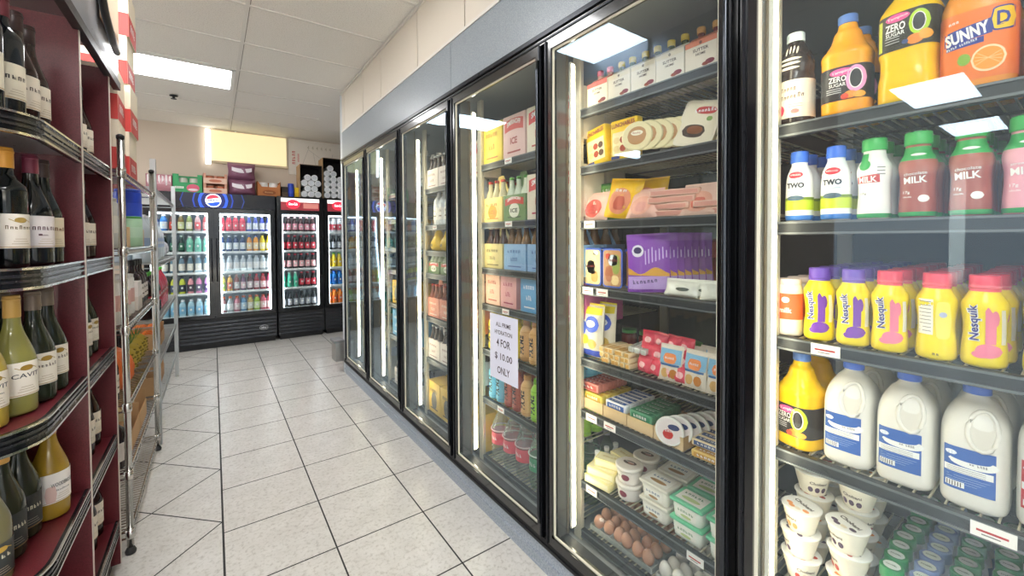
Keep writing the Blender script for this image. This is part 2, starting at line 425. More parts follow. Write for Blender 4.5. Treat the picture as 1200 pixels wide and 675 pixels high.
for i in range(6):
    a, b = DOORS[i]-.012, DOORS[i+1]+.012; c = (a+b)/2; hw = (a-b)/2
    d = thing('glass_cooler_door', doorlab[i], 'glass door', (XW-.004, c, .155), -pi/2, 'glass doors of the walk-in cooler')
    H = 1.968; st = .034
    m = MB()
    for s_ in (-1, 1):
        x0, x1 = (-hw, -hw+st) if s_ < 0 else (hw-st, hw)
        m.box(x0, x1, -.012, .018, 0, H, BLACK)
        xa = x0+.008 if s_ < 0 else x1-.008
        m.box(xa-.0035, xa+.0035, -.018, -.012, 0, H, DARKAL)
    m.box(-hw+st, hw-st, -.012, .018, 0, st, BLACK); m.box(-hw+st, hw-st, -.012, .018, H-st, H, BLACK)
    m.build('door_frame', d)
    m = MB(); q = .006; x0, x1, z0, z1 = -hw+st, hw-st, st, H-st
    for bx in ((x0, x0+q, z0, z1), (x1-q, x1, z0, z1), (x0, x1, z0, z0+q), (x0, x1, z1-q, z1)): m.box(bx[0], bx[1], -.004, .003, bx[2], bx[3], GASKET)
    m.build('gasket', d)
    m = MB(); m.box(x0+q, x1-q, .004, .008, z0+q, z1-q, GLASS); m.build('glass_pane', d)
    m = MB(); hx = hw-.010
    m.tube([(hx, -.019, .06), (hx, -.024, .10), (hx, -.024, H-.10), (hx, -.019, H-.06)], .007, M('3a3d42', .18, .9), 8); m.build('door_handle', d)
# price notice on the glass
nt_ = thing('price_notice', 'white paper notice on the glass: all prime hydration 4 for $ 10.00 only', 'notice', (XW-.001, 1.565, .85), -pi/2)
m = MB(); PAP = M('dfe0f0', .6); INK = M('4a3f4c', .7)
m.box(-.112, .112, -.0012, 0, -.145, .16, PAP); fz = flat(.0016)
for t_, v, w, hh in (('ALL PRIME', .115, .12, .020), ('HYDRATION', .078, .14, .020), ('4 FOR', .030, .11, .036), ('$ 10.00', -.035, .14, .036), ('ONLY', -.098, .10, .034)): m.text(fz, t_, INK, 0, v, w, hh, .015)
m.build('paper', nt_)

# light tubes behind the mullions
def led(r):
    MB().box(-.012, .012, -.004, .006, 0, 1.9, M('e9e6da', .5)).build('channel', r)
    MB().prism([(-.011, -.004), (-.009, -.010), (0, -.013), (.009, -.010), (.011, -.004)], lambda a, b: (a, b, .01), lambda a, b: (a, b, 1.89), LEDM).build('light_tube', r)
kl = Kind('cooler_light', 'light', led)
for i, y in enumerate(DOORS): kl.at(f'tall white light tube behind the {ORD[i]} cooler post from the aisle end', (XW+.112, y-.028, .17), .3, 'light tubes in the cooler')

# ------------------------------------------------------------------ cooler shelves
XS = 1.25
WIRE = M('d9d2b8', .4, .3); RAIL = M('33373a', .4, .4); RAIL2 = M('6b7072', .4, .4)
def shelf_b(r):
    m = MB()
    n = 28
    for i in range(n+1): x = -.345+.69*i/n; m.box(x-.0016, x+.0016, .004, .60, -.006, -.001, WIRE)
    for y in (.08, .30, .52, .60): m.box(-.35, .35, y-.003, y+.003, -.012, -.006, RAIL)
    m.build('wire_deck', r)
    m = MB(); m.box(-.3655, .3655, -.006, .012, -.036, .0, RAIL); m.box(-.3655, .3655, -.009, -.006, -.034, -.029, RAIL2); m.box(-.3655, .3655, -.009, -.006, -.006, -.001, RAIL2)
    m.build('front_rail', r)
ks = Kind('cooler_shelf', 'shelf', shelf_b)
TAGM = M('f4f2ec', .5); RED = M('b3262b', .5)
def shelf(door, y0, y1, z, lab, tags=()):
    o = ks.at(lab, (XS, (y0+y1)/2, z), -pi/2, 'wire shelves in the cooler')
    o.scale.x = ((y1-y0)/2-.0215)/.3655
    for u in tags:
        t = MB(); t.box(u-.03, u+.03, -.0115, -.0095, -.030, -.002, TAGM); t.box(u-.022, u+.02, -.0122, -.0115, -.018, -.014, RED); t.box(u-.015, u+.01, -.0122, -.0115, -.024, -.022, M('777777', .6)); t.build('price_tag', o)
    return o
BAYS = {i: (DOORS[i], DOORS[i+1]) for i in range(6)}
SH = {5: [1.665, 1.405, 1.095, .79, .43], 4: [1.895, 1.66, 1.435, 1.165, .865, .645, .345, .135], 3: [1.78, 1.455, 1.20, .995, .74, .46, .12],
      2: [1.72, 1.46, 1.28, 1.12, .81, .51, .12], 1: [1.75, 1.53, 1.29, 1.10, .815, .54, .12], 0: [1.72, 1.46, 1.20, .94, .68, .40, .12]}
BAYN = {5: 'milk and juice', 4: 'cheese and meat', 3: 'price notice', 2: 'gourd bottle', 1: 'spirits', 0: 'farthest'}
TG = {(5, 2): (-.255,), (5, 3): (.02,), (4, 2): (-.31,), (4, 3): (-.32, -.24), (4, 5): (-.30, -.20), (4, 6): (-.30, .17), (3, 0): (-.1,), (3, 1): (-.1,), (3, 3): (-.13,), (3, 4): (-.05,), (3, 5): (-.18,), (2, 1): (-.2,), (4, 0): ()}
for d, zs in SH.items():
    a, b = BAYS[d]
    for j, z in enumerate(zs): shelf(d, b, a, z, f'wire shelf in the {BAYN[d]} bay of the cooler, {ORD[j]} from the top', TG.get((d, j), ()))
def post_b(r):
    m = MB(); m.box(-.022, .022, -.006, .010, .086, 2.15, M('c9c3ae', .4, .3)); m.box(-.022, .022, .6, .612, .09, 2.15, M('8d8a80', .4, .3))
    m.build('uprights', r)
kp = Kind('shelf_post', 'shelf post', post_b)
for i, y in enumerate(DOORS[:6]): kp.at(f'pale metal post carrying the shelves of the {BAYN[i]} bay', (XS, y, 0), -pi/2, 'shelf posts in the cooler')

RZ = -pi/2          # products in the cooler face the aisle
def row(kind, desc, x0, y, z, n, dx, group, dy=0, jit=.004, labels=None, rz=RZ, first='front'):
    out = []
    for i in range(n):
        lab = desc+(', frontmost' if i == 0 and n > 1 else (f', {ORD[i]} back' if n > 1 else ''))
        out.append(kind.at(lab, (x0+i*dx, y+i*dy+random.uniform(-jit, jit), z), rz+random.uniform(-.06, .06), group))
    return out

# ------------------------------------------------------------------ milk and juice bay
def cap_(mb, z0, z1, r, m, n=18, ribs=True):
    mb.lathe([(r, z0), (r*1.02, z0+.002), (r, z1-.002), (r*.93, z1)], m, n)
TAMP = [(0, .040, .040, 3), (.004, .048, .048, 3.2), (.012, .0505, .0505, 3.2), (.10, .0505, .0505, 3.2), (.135, .0505, .0505, 3.2), (.150, .052, .052, 3), (.158, .050, .050, 2.8), (.168, .044, .044, 2.4), (.190, .033, .033, 2.1), (.212, .0275, .0275, 2), (.222, .021, .021, 2), (.236, .0185, .0185, 2)]
def tampico(col, lab, ring, twist=0):
    def b(r):
        B = Body(TAMP); m = MB(); B.solid(m, M(col, .25), 32); m.build('body', r)
        m = MB(); cap_(m, .234, .256, .0205, M('5a7fc4', .4)); m.build('cap', r)
        m = MB(); K = M('2b2a2c', .4); B.band(m, K, .035, .118, .0008, 40); m.lathe([(.0, .118), (.0, .118)], K, 3) if False else None
        f = B.f(.0016)
        m.strip(f, M(col, .4), -.048, -.030, .036, .117, 4, 2) if twist else None
        m.disc(f, M('e85a9a', .4), -.004, .104, .024, .009, 12); m.text(f, 'Tampico', WHITE, -.004, .104, .040, .009, .01, .08)
        m.text(f, 'ZERO', WHITE, -.012, .088, .036, .014, .02); m.text(f, 'SUGAR', WHITE, -.012, .074, .034, .009, .01)
        ring0(m, B, ring, .024, .083, 1.18)
        for q in range(3): m.strip(f, M('cfcfcf', .5), -.034, -.004, .064-.005*q, .0655-.005*q, 4)
        m.disc(f, M('f08a2c', .4), .014, .046, .013, .009, 10); m.disc(f, M('f5a83c', .4), .030, .044, .012, .008, 10); m.disc(B.f(.002), M('d8452c', .4), .003, .043, .008, .007, 10)
        m.build('label', r)
    return b
def ring0(m, B, c, cu, cv, k=1.0):
    m.disc(B.f(.0016), M(c, .4), cu, cv, .0165*k, .027*k, 16); m.disc(B.f(.0024), M('f3ece8', .4), cu, cv, .0110*k, .0205*k, 14); m.disc(B.f(.0030), M('1c1b1d', .4), cu, cv, .0095*k, .0185*k, 14)
TAMPB = [(0, .040, .040, 3), (.004, .049, .049, 3.2), (.012, .052, .052, 3.2), (.06, .0515, .0515, 3.2), (.075, .0495, .0495, 3), (.105, .0495, .0495, 3), (.118, .052, .052, 3.2), (.205, .052, .052, 3), (.222, .047, .047, 2.6), (.245, .034, .034, 2.2), (.262, .024, .024, 2), (.280, .0205, .0205, 2)]
def tampico_big(r):
    B = Body(TAMPB); m = MB(); B.solid(m, M('f7c60a', .25), 32); m.build('body', r)
    m = MB(); cap_(m, .278, .300, .0225, M('5a7fc4', .4)); m.build('cap', r)
    m = MB(); K = M('34352c', .4); B.band(m, K, .120, .203, .0008, 40); f = B.f(.0016)
    m.disc(f, M('e85a9a', .4), -.008, .192, .022, .009, 12); m.text(B.f(.0022), 'Tampico', WHITE, -.008, .192, .036, .008, .01, .08)
    m.text(f, 'ZERO', WHITE, -.012, .172, .036, .018, .03); m.text(f, 'SUGAR', WHITE, -.012, .157, .034, .009, .02)
    ring0(m, B, 'b9dc2e', .028, .170)
    for q in range(3): m.strip(f, M('cfcfcf', .5), -.030, -.004, .149-.006*q, .1505-.006*q, 4)
    m.strip(f, M('c9d84c', .5), -.048, -.036, .125, .195, 3, 3)
    m.disc(B.f(.002), M('f08a2c', .4), .022, .134, .014, .011, 10); m.disc(B.f(.0026), M('f5a83c', .4), .038, .140, .010, .011, 10); m.disc(B.f(.003), M('4a5a8c', .4), .006, .133, .006, .005, 8)
    m.build('label', r)
kYb = Kind('juice_bottle', 'juice bottle', tampico_big)
kO = Kind('juice_bottle', 'juice bottle', tampico('f6a51c', 0, 'e99ac8')); kY = Kind('juice_bottle', 'juice bottle', tampico('f7c60a', 0, 'b9dc2e'))
z = 1.665
kO.at('orange juice bottle with black zero sugar label beside the dark creamer bottle', (1.315, .366, z), RZ+.12)
kO.at('orange juice bottle standing behind the orange zero sugar bottle', (1.425, .366, z), RZ)
oy = kYb.at('big yellow juice bottle with a black and lime label, top shelf', (1.315, .248, z), RZ-.1)
kYb.at('yellow juice bottle standing behind the big yellow one on the top shelf', (1.43, .250, z), RZ)
kY.at('yellow juice bottle on the milk shelf beside the milk jugs', (1.315, .460, .79), RZ-.25)
kY.at('yellow juice bottle behind the one beside the milk jugs', (1.425, .455, .79), RZ)
def creamer(r):
    B = Body([(0, .038, .038, 2), (.004, .043, .043, 2), (.015, .0445, .0445, 2), (.13, .0445, .0445, 2), (.14, .043, .043, 2), (.165, .044, .044, 2), (.19, .038, .038, 2), (.215, .024, .024, 2), (.235, .0175, .0175, 2)])
    m = MB(); B.solid(m, M('2a201d', .2), 28); m.build('body', r)
    m = MB(); cap_(m, .228, .252, .021, M('dfeeee', .4)); m.build('cap', r)
    m = MB(); B.band(m, M('efe3cd', .5), .018, .118, .0008, 32); f = B.f(.0016)
    m.text(f, 'Cherry', M('6b5148', .6), -.008, .094, .045, .014, .0, .1, .2); m.text(f, 'Limeade', M('6b5148', .6), .004, .074, .055, .014, .0, .1, .2)
    m.disc(f, M('e2475f', .5), -.028, .040, .014, .016, 12); m.disc(f, M('e5837c', .5), .010, .034, .010, .006, 8)
    for q in range(2): m.strip(f, M('b19a86', .6), -.004, .026, .052-.006*q, .0535-.006*q, 4)
    for q in range(3): m.disc(f, M('efe3cd', .5), -.006+.002*q, .150+.012*q, .026, .0035, 10)
    for q in range(4): m.disc(f, M('efe3cd', .5), -.012+.008*q, .198+.004*math.sin(q), .0022, .012, 8)
    m.build('label', r)
Kind('creamer_bottle', 'drink bottle', creamer).at('dark bottle with cream label and white cap at the end of the top shelf', (1.305, .478, z), RZ+.1)
def sunny(r):
    B = Body([(0, .055, .055, 3.5), (.005, .066, .062, 3.6), (.02, .069, .065, 3.6), (.165, .069, .065, 3.6), (.185, .066, .062, 3.2), (.22, .050, .048, 2.6), (.245, .034, .034, 2.2), (.262, .022, .022, 2), (.28, .0205, .0205, 2)])
    m = MB(); B.solid(m, M('f29a3a', .25), 32); m.build('body', r)
    m = MB(); cap_(m, .276, .30, .0235, M('3a66b8', .4)); m.build('cap', r)
    m = MB(); B.band(m, M('ee7a2b', .45), .018, .160, .0008, 40); f = B.f(.0016); f2 = B.f(.0024)
    W_ = WHITE; N_ = M('2b3c92', .5)
    m.strip(f, N_, -.062, .012, lambda u: .086+.10*(u+.06)*.6, lambda u: .098+.10*(u+.06)*.6, 8)
    m.strip(f, N_, -.058, .026, lambda u: .096+.18*(u+.06)*.6, lambda u: .124+.19*(u+.06)*.7, 8)
    m.text(f2, 'SUNNY', W_, -.018, .114, .078, .026, .04, .17)
    m.disc(f, N_, .044, .130, .022, .024, 10, 4); m.disc(f2, M('f6c81c', .5), .044, .130, .019, .021, 10, 4); m.text(B.f(.003), 'D', N_, .044, .130, .022, .028, .03)
    m.text(f, 'TANGY ORIGINAL', W_, -.026, .094, .056, .006, .0, .17)
    m.disc(f, M('f0d9ae', .5), .020, .056, .030, .026, 16); m.disc(f2, M('f39a2d', .5), .020, .056, .026, .022, 16)
    m.disc(f, M('86b13c', .5), -.022, .062, .012, .012, 10)
    for q in range(4): a = q*pi/4; m.strip(B.f(.003), M('f7c88a', .5), -.0225+.020, .0225+.020, lambda u, a=a: .056+(u-.02)*math.tan(a*.45-.6)-.0006, lambda u, a=a: .056+(u-.02)*math.tan(a*.45-.6)+.0006, 8)
    m.text(f, 'NEW', W_, -.040, .142, .02, .006, .02, .1); m.build('label', r)
kS = Kind('juice_bottle', 'juice jug', sunny)
kS.at('large orange jug with blue SUNNY D lettering and an orange slice', (1.32, .143, z), RZ+.05).scale = (.80, .80, 1)
kS.at('second large SUNNY D orange jug, next along the top shelf', (1.32, .025, z), RZ-.05).scale = (.8, .8, 1)
kS.at('large orange juice jug standing behind the SUNNY D jug', (1.44, .143, z), RZ).scale = (.8, .8, 1)
kS.at('third large SUNNY D orange jug toward the shelf end', (1.32, -.09, z), RZ).scale = (.8, .8, 1)

# small milk bottles, second shelf
def milkbottle(kind):
    def b(r):
        two = kind == 'two'
        prof = [(0, .026, .026, 2), (.004, .0305, .0305, 2), (.02, .032, .032, 2), (.10, .031, .031, 2), (.125, .028, .028, 2), (.145, .021, .021, 2), (.152, .0185, .0185, 2), (.165, .0185, .0185, 2)] if two else \
               [(0, .027, .027, 2), (.004, .031, .031, 2), (.02, .032, .032, 2), (.055, .030, .030, 2), (.085, .030, .030, 2), (.115, .033, .033, 2), (.130, .030, .030, 2), (.146, .023, .023, 2), (.158, .021, .021, 2), (.170, .021, .021, 2)]
        B = Body(prof); m = MB()
        base = {'two': 'f1f2f4', 'milk': 'f0f1ec', 'choc': 'a4584a', 'straw': 'e9a6b4'}[kind]
        B.solid(m, M(base, .35), 28)
        G = M('2fa24e', .4)
        if two:
            B.band(m, M('3e7fd0', .4), .003, .016); B.band(m, M('c5d93a', .4), .030, .058); B.band(m, M('7d9a3a', .4), .056, .064)
        else:
            B.band(m, G, .003, .013, .0005)
            if kind != 'milk': B.band(m, G, .128, .158, .0005)
        m.build('body', r)
        m = MB()
        if two: cap_(m, .158, .188, .0205, M('3d6fd6', .35))
        else: cap_(m, .163, .192, .0235, M('3fae58', .35))
        m.build('cap', r)
        m = MB(); f = B.f(.0012); f2 = B.f(.002)
        if two:
            m.disc(f, M('d23246', .4), 0, .124, .017, .009, 12); m.text(f2, 'DARIGOLD', WHITE, 0, .124, .026, .005, .01)
            m.text(f, 'TWO', M('303b48', .5), .0, .096, .040, .015, .05); m.strip(f, M('9fb7c8', .5), -.018, .018, .080, .082, 6)
            m.disc(f, M('50687a', .5), .0, .062, .020, .007, 10); m.disc(f2, M('c5d93a', .5), .012, .044, .004, .004, 8)
            m.text(f, 'GOOD', M('f4f4f4', .5), .0, .024, .026, .006, .01)
        else:
            if kind == 'milk':
                m.strip(f, M('c9403c', .4), -.026, .018, .086, lambda u: .104+.1*u, 8); m.text(f2, 'MILK', WHITE, -.004, .094, .036, .014, .03)
                m.disc(f, G, -.010, .128, .012, .012, 10); m.strip(f, G, -.02, -.004, .132, .156, 4)
                for q in range(3): m.strip(f, M('6a6f74', .5), .014, .026, .120-.008*q, .122-.008*q, 3)
                m.text(f, '17g', M('56606a', .5), -.012, .060, .012, .006, .01)
            else:
                m.text(f, {'choc': 'chocolate', 'straw': 'strawberry'}[kind], WHITE, .0, .098, .038, .007, .01, .05)
                m.text(f, 'MILK', WHITE, .0, .084, .038, .015, .03, .05); m.text(f, '17g', WHITE, -.014, .056, .012, .008, .01); m.text(f, 'PROTEIN', WHITE, -.012, .046, .016, .004, .0)
                m.disc(f, WHITE, .014, .042, .009, .008, 8)
            m.disc(f, WHITE, .004, .140, .013, .003, 8)
        m.build('label', r)
    return b
KT = Kind('milk_bottle', 'milk bottle', milkbottle('two')); KM = Kind('milk_bottle', 'milk bottle', milkbottle('milk'))
KC = Kind('milk_bottle', 'milk bottle', milkbottle('choc')); KSt = Kind('milk_bottle', 'milk bottle', milkbottle('straw'))
z = 1.405
row(KT, 'blue-capped white milk bottle at the end of the second shelf', 1.295, .463, z, 5, .073, 'small milk bottles on the second shelf')
row(KT, 'blue-capped white milk bottle beside the green-capped white one', 1.295, .384, z, 5, .073, 'small milk bottles on the second shelf')
row(KM, 'green-capped white milk bottle with red MILK banner', 1.295, .308, z, 5, .073, 'small milk bottles on the second shelf')
row(KC, 'brown chocolate milk bottle with green cap beside the white milk bottle', 1.295, .229, z, 6, .073, 'small milk bottles on the second shelf')
row(KC, 'brown chocolate milk bottle with green cap beside the pink milk bottle', 1.295, .150, z, 6, .073, 'small milk bottles on the second shelf')
row(KSt, 'pink strawberry milk bottle with green cap', 1.295, .070, z, 6, .073, 'small milk bottles on the second shelf')
row(KSt, 'pink strawberry milk bottle past the first pink row', 1.295, -.01, z, 3, .073, 'small milk bottles on the second shelf')

# yellow flavoured milk bottles, third shelf
def nesq(cap, blob, back=False):
    def b(r):
        B = Body([(0, .026, .026, 2), (.004, .0315, .0315, 2), (.014, .0335, .0335, 2), (.04, .0325, .0325, 2), (.065, .0300, .0300, 2), (.09, .0305, .0305, 2), (.115, .0335, .0335, 2), (.130, .0335, .0335, 2), (.145, .027, .027, 2), (.152, .0235, .0235, 2), (.160, .0215, .0215, 2)])
        m = MB(); B.solid(m, M('f3dc1e', .3), 28); m.build('body', r)
        C = M(cap, .35); m = MB(); m.lathe([(.0225, .150), (.0228, .160)], C, 22); cap_(m, .160, .188, .0228, C); m.lathe([(.0232, .160), (.0238, .163), (.0232, .166)], C, 22); m.build('cap', r)
        m = MB(); f = B.f(.0012); f2 = B.f(.002); N_ = M('2a2f86', .4); P_ = M(blob, .4)
        if back:
            m.strip(f, M('efeee2', .5), -.026, -.002, .055, .132, 6, 3)
            for q in range(9): m.strip(f2, M('6a6a6a', .6), -.024, -.005, .126-.008*q, .1272-.008*q, 3)
            m.disc(f, M('f7e86a', .5), .013, .088, .012, .040, 10, 4); m.disc(f2, M('b9c2dd', .5), .013, .100, .006, .006, 8)
            m.strip(f, M('5a5a66', .5), .006, .020, .086, .088, 3); m.strip(f, M('5a5a66', .5), .006, .020, .080, .082, 3)
            m.text(f, '<>', M('5a5a3a', .5), .004, .015, .012, .008)
        else:
            V = lambda u, v: f2(u, v)
            m.text(f2, 'Nesquik', WHITE, -.009, .092, .076, .022, .07, pi/2+.05); m.text(B.f(.0027), 'Nesquik', N_, -.009, .092, .072, .018, .02, pi/2+.05)
            # poured splash
            m.strip(f, P_, .006, .020, lambda u: .050, lambda u: .126-abs(u-.010)*2.2, 8, 3); m.disc(f, P_, .010, .036, .018, .014, 12); m.disc(f, P_, -.001, .028, .012, .007, 10)
            m.disc(f, P_, .019, .102, .005, .016, 8)
            m.strip(f, M('efeee2', .5), .026, .0305, .05, .12, 2, 3)
        m.build('label', r)
    return b
kP = Kind('flavoured_milk_bottle', 'milk bottle', nesq('6a4bb0', '7a3fae')); kR = Kind('flavoured_milk_bottle', 'milk bottle', nesq('e8475c', 'ea7f9a')); kB = Kind('flavoured_milk_bottle', 'milk bottle', nesq('e8475c', 'ea7f9a', True))
z = 1.095; G = 'yellow flavoured milk bottles on the third shelf'
row(kP, 'yellow milk bottle with purple cap beside the orange and white bottle', 1.292, .416, z, 8, .071, G)
row(kP, 'yellow milk bottle with purple cap beside the red-capped rows', 1.292, .345, z, 8, .071, G)
row(kR, 'yellow milk bottle with red cap beside the purple-capped rows', 1.292, .273, z, 8, .071, G)
row(kB, 'yellow milk bottle with red cap and nutrition panel turned to the front', 1.292, .199, z, 8, .071, G)
row(kR, 'yellow milk bottle with red cap past the one showing its nutrition panel', 1.292, .122, z, 8, .071, G)
row(kR, 'yellow milk bottle with red cap toward the far shelf end', 1.292, .044, z, 8, .071, G)
row(kR, 'yellow milk bottle with red cap, row by the last post', 1.292, -.034, z, 4, .071, G)
def ocan(r):
    B = Body([(0, .026, .026, 2), (.004, .030, .030, 2), (.02, .031, .031, 2), (.12, .031, .031, 2), (.135, .028, .028, 2), (.142, .026, .026, 2)])
    m = MB(); B.solid(m, M('f1e6da', .4), 24); m.build('body', r)
    m = MB(); cap_(m, .140, .155, .027, M('f2ded2', .4)); m.build('lid', r)
    m = MB(); B.band(m, M('ef6a36', .4), .045, .115); f = B.f(.0016); m.text(f, 'milk', WHITE, 0, .070, .03, .014, .02); m.disc(f, WHITE, 0, .098, .010, .008); m.build('label', r)
row(Kind('shake_bottle', 'drink bottle', ocan), 'short orange and white drink bottle at the shelf end', 1.292, .483, z, 3, .068, 'short orange and white bottles')

# milk jugs
def jug(lab):
    def b(r):
        B = Body([(0, .042, .062, 3.5), (.005, .048, .068, 4), (.015, .0505, .071, 4.2), (.15, .0505, .071, 4), (.175, .0495, .069, 3.4), (.200, .043, .060, 2.8), (.222, .031, .040, 2.3), (.236, .019, .021, 2), (.246, .0175, .0175, 2)])
        PL = M('e6e3da', .35)
        m = MB(); B.solid(m, PL, 36)
        m.build('body', r)
        m = MB(); f = B.f(.0012)
        # raised handle ring on the upper front, oval, the darker recess painted inside as a disc
        pts = []
        for i in range(20):
            a = 2*pi*i/20; u, v = .014+.021*cos(a), .176+.040*sin(a); p_ = B.f(.001)(min(u, .045), v); pts.append(p_)
        m.tube(pts, .0045, PL, 6, True); m.disc(f, M('d9d4c8', .5), .014, .176, .018, .036, 10)
        m.build('handle', r)
        m = MB(); cap_(m, .242, .262, .0215, M({'2': '3a62c8', '4': 'c9343c'}[lab], .35), 24); m.build('cap', r)
        m = MB(); f2 = B.f(.0018); f3 = B.f(.0025); Cc = M({'2': '2f5fae', '4': 'c8404a'}[lab], .45)
        m.strip(f, Cc, -.041, .033, .040, .134, 10, 4)
        m.disc(f2, WHITE, .002, .106, .036, .013, 14); m.disc(f3, Cc, -.004, .116, .034, .010, 14)
        m.disc(f3, M('e9eef6', .5), -.030, .120, .009, .005, 8)
        m.text(f3, {'2': '2% MILK', '4': 'MILK'}[lab], M('39435a', .5), .010, .103, .026, .006, .02)
        m.strip(f2, M('f2f2ef', .5), -.040, .030, .078, .092, 10, 2)
        for q in range(3): m.strip(f3, M('4a5568', .5), -.036, .020, .088-.004*q, .0888-.004*q, 4)
        for q in range(4): m.strip(f2, M('9fb4dc', .5), -.036, .026-.006*q, .070-.005*q, .0708-.005*q, 4)
        m.strip(f2, M('f2f2ef', .5), -.038, -.010, .046, .058, 4)
        for q in range(6): m.strip(f3, M('3a3a3a', .5), -.036+.004*q, -.0345+.004*q, .047, .057, 1)
        m.build('label', r)
    return b
kJ = Kind('milk_jug', 'milk jug', jug('2')); kJ4 = Kind('milk_jug', 'milk jug', jug('4'))
z = .79; jl = ['white milk jug with blue cap and blue label beside the yellow juice', 'white milk jug with blue cap, the middle of the three blue-labelled jugs', 'white milk jug with blue cap beside the red-labelled jug']
for i, y in enumerate((.352, .246, .138)):
    for k_ in range(3): kJ.at(jl[i]+(('', ', second back', ', third back')[k_]), (1.34+.15*k_, y, z), RZ+random.uniform(-.05, .05), 'blue-labelled milk jugs').scale = (1, 1, .965)
kJ4.at('white milk jug with a red label at the edge of the milk shelf', (1.345, .028, z), RZ-.05)
kJ4.at('white milk jug with a red label behind the first red-labelled one', (1.495, .028, z), RZ)
kJ4.at('white milk jug with a red label toward the last post', (1.345, -.08, z), RZ)

# yogurt cups in stacks
def yog(dotc):
    def b(r):
        B = Body([(0, .029, .029, 2), (.003, .031, .031, 2), (.055, .043, .043, 2), (.062, .0435, .0435, 2)])
        m = MB(); B.solid(m, M('f1ead8', .4), 26); m.build('cup', r)
        m = MB(); m.lathe([(.046, .062), (.0475, .0635), (.046, .0648), (.04, .0652)], WHITE, 26)
        f = topf(.0653); m.text(f, 'Chobani', M('3c3a38', .6), 0, .008, .056, .013, .03)
        for (x, y, c) in ((-.018, -.020, dotc), (-.005, -.026, dotc), (.010, -.022, 'e8ddc6'), (.026, -.012, dotc)): m.disc(f, M(c, .5), x, y, .009, .006, 8)
        m.build('foil_lid', r)
        m = MB(); f = lambda u, v: ((.031+(v-.003)/.052*.012+.0012)*sin(u/.04), -(.031+(v-.003)/.052*.012+.0012)*cos(u/.04), v)
        for s_ in (0, .12): m.text(lambda u, v, s_=s_: f(u+s_, v), 'Chobani', M('4a4643', .6), 0, .040, .042, .009, .02)
        for q in range(3): m.disc(f, M(dotc, .5), -.02+.018*q, .020, .007, .008, 8)
        m.build('label', r)
    return b
ky = [Kind('yogurt_cup', 'yogurt cup', yog(c)) for c in ('b8443c', '5a4660', 'f0a060')]
base = .4301; stacks = [(1.30, .452, 3, 0, .02), (1.315, .352, 3, 2, 0), (1.40, .458, 4, 1, .05), (1.42, .362, 4, 1, .0), (1.51, .458, 4, 0, 0), (1.53, .366, 4, 2, .0), (1.29, .262, 2, 0, 0)]
sl = ['beside the shelf post', 'nearest the green-capped bottles', 'behind the one beside the shelf post', 'behind the one nearest the green caps', 'at the very back beside the post', 'at the back by the green caps', 'low in front of the green caps']
for j, (x, y, n, kk, dx) in enumerate(stacks):
    if j == 6: continue
    for i in range(n):
        ky[(kk+i) % 3].at(f'white yogurt cup in the stack {sl[j]}, ' + (['bottom one', 'second up', 'third up', 'fourth up', 'fifth up'][i] if i < n-1 else 'topmost'), (x+random.uniform(-.003, .003), y+random.uniform(-.003, .003), base+i*.0656), RZ+random.uniform(-.9, .9), 'yogurt cups on the lowest shelf')
# small green-capped drink bottles
def small_drink(capc, bodyc, lblc):
    def b(r):
        B = Body([(0, .020, .020, 2), (.003, .024, .024, 2), (.02, .0255, .0255, 2), (.085, .0255, .0255, 2), (.105, .022, .022, 2), (.118, .018, .018, 2), (.126, .018, .018, 2)])
        m = MB(); B.solid(m, M(bodyc, .3), 20); m.build('body', r)
        m = MB(); cap_(m, .122, .150, .0225, M(capc, .4), 18); f = topf(.150); m.disc(f, M('dfe6df', .5), 0, 0, .0165, .0165, 10); m.text(topf(.1507), 'milk', M('5a7a62', .5), 0, 0, .02, .006, .02); m.build('cap', r)
        m = MB(); B.band(m, M(lblc, .4), .02, .08); f = B.f(.0016); m.text(f, 'shake', WHITE, 0, .055, .03, .012, .02); m.build('label', r)
    return b
kg = Kind('shake_bottle', 'drink bottle', small_drink('2f8a52', 'e4e8ea', '3f7fae')); kw = Kind('shake_bottle', 'drink bottle', small_drink('7b8fc0', 'd5dbe8', '6f86b8'))
for j, y in enumerate((.268, .213, .158, .103, .048, -.007)):
    kq = kg if j in (0, 2, 3, 5) else kw
    row(kg if j % 2 == 0 else kq, ['green-capped small bottle next to the yogurt stacks', 'small bottle between the first two green-capped rows', 'green-capped small bottle in the middle of the lowest shelf', 'green-capped small bottle, fourth row past the yogurt', 'green-capped small bottle, fifth row past the yogurt', 'green-capped small bottle in the last row'][j], 1.30+.012*(j % 2), y, base, 9, .053, 'small bottles on the lowest shelf')
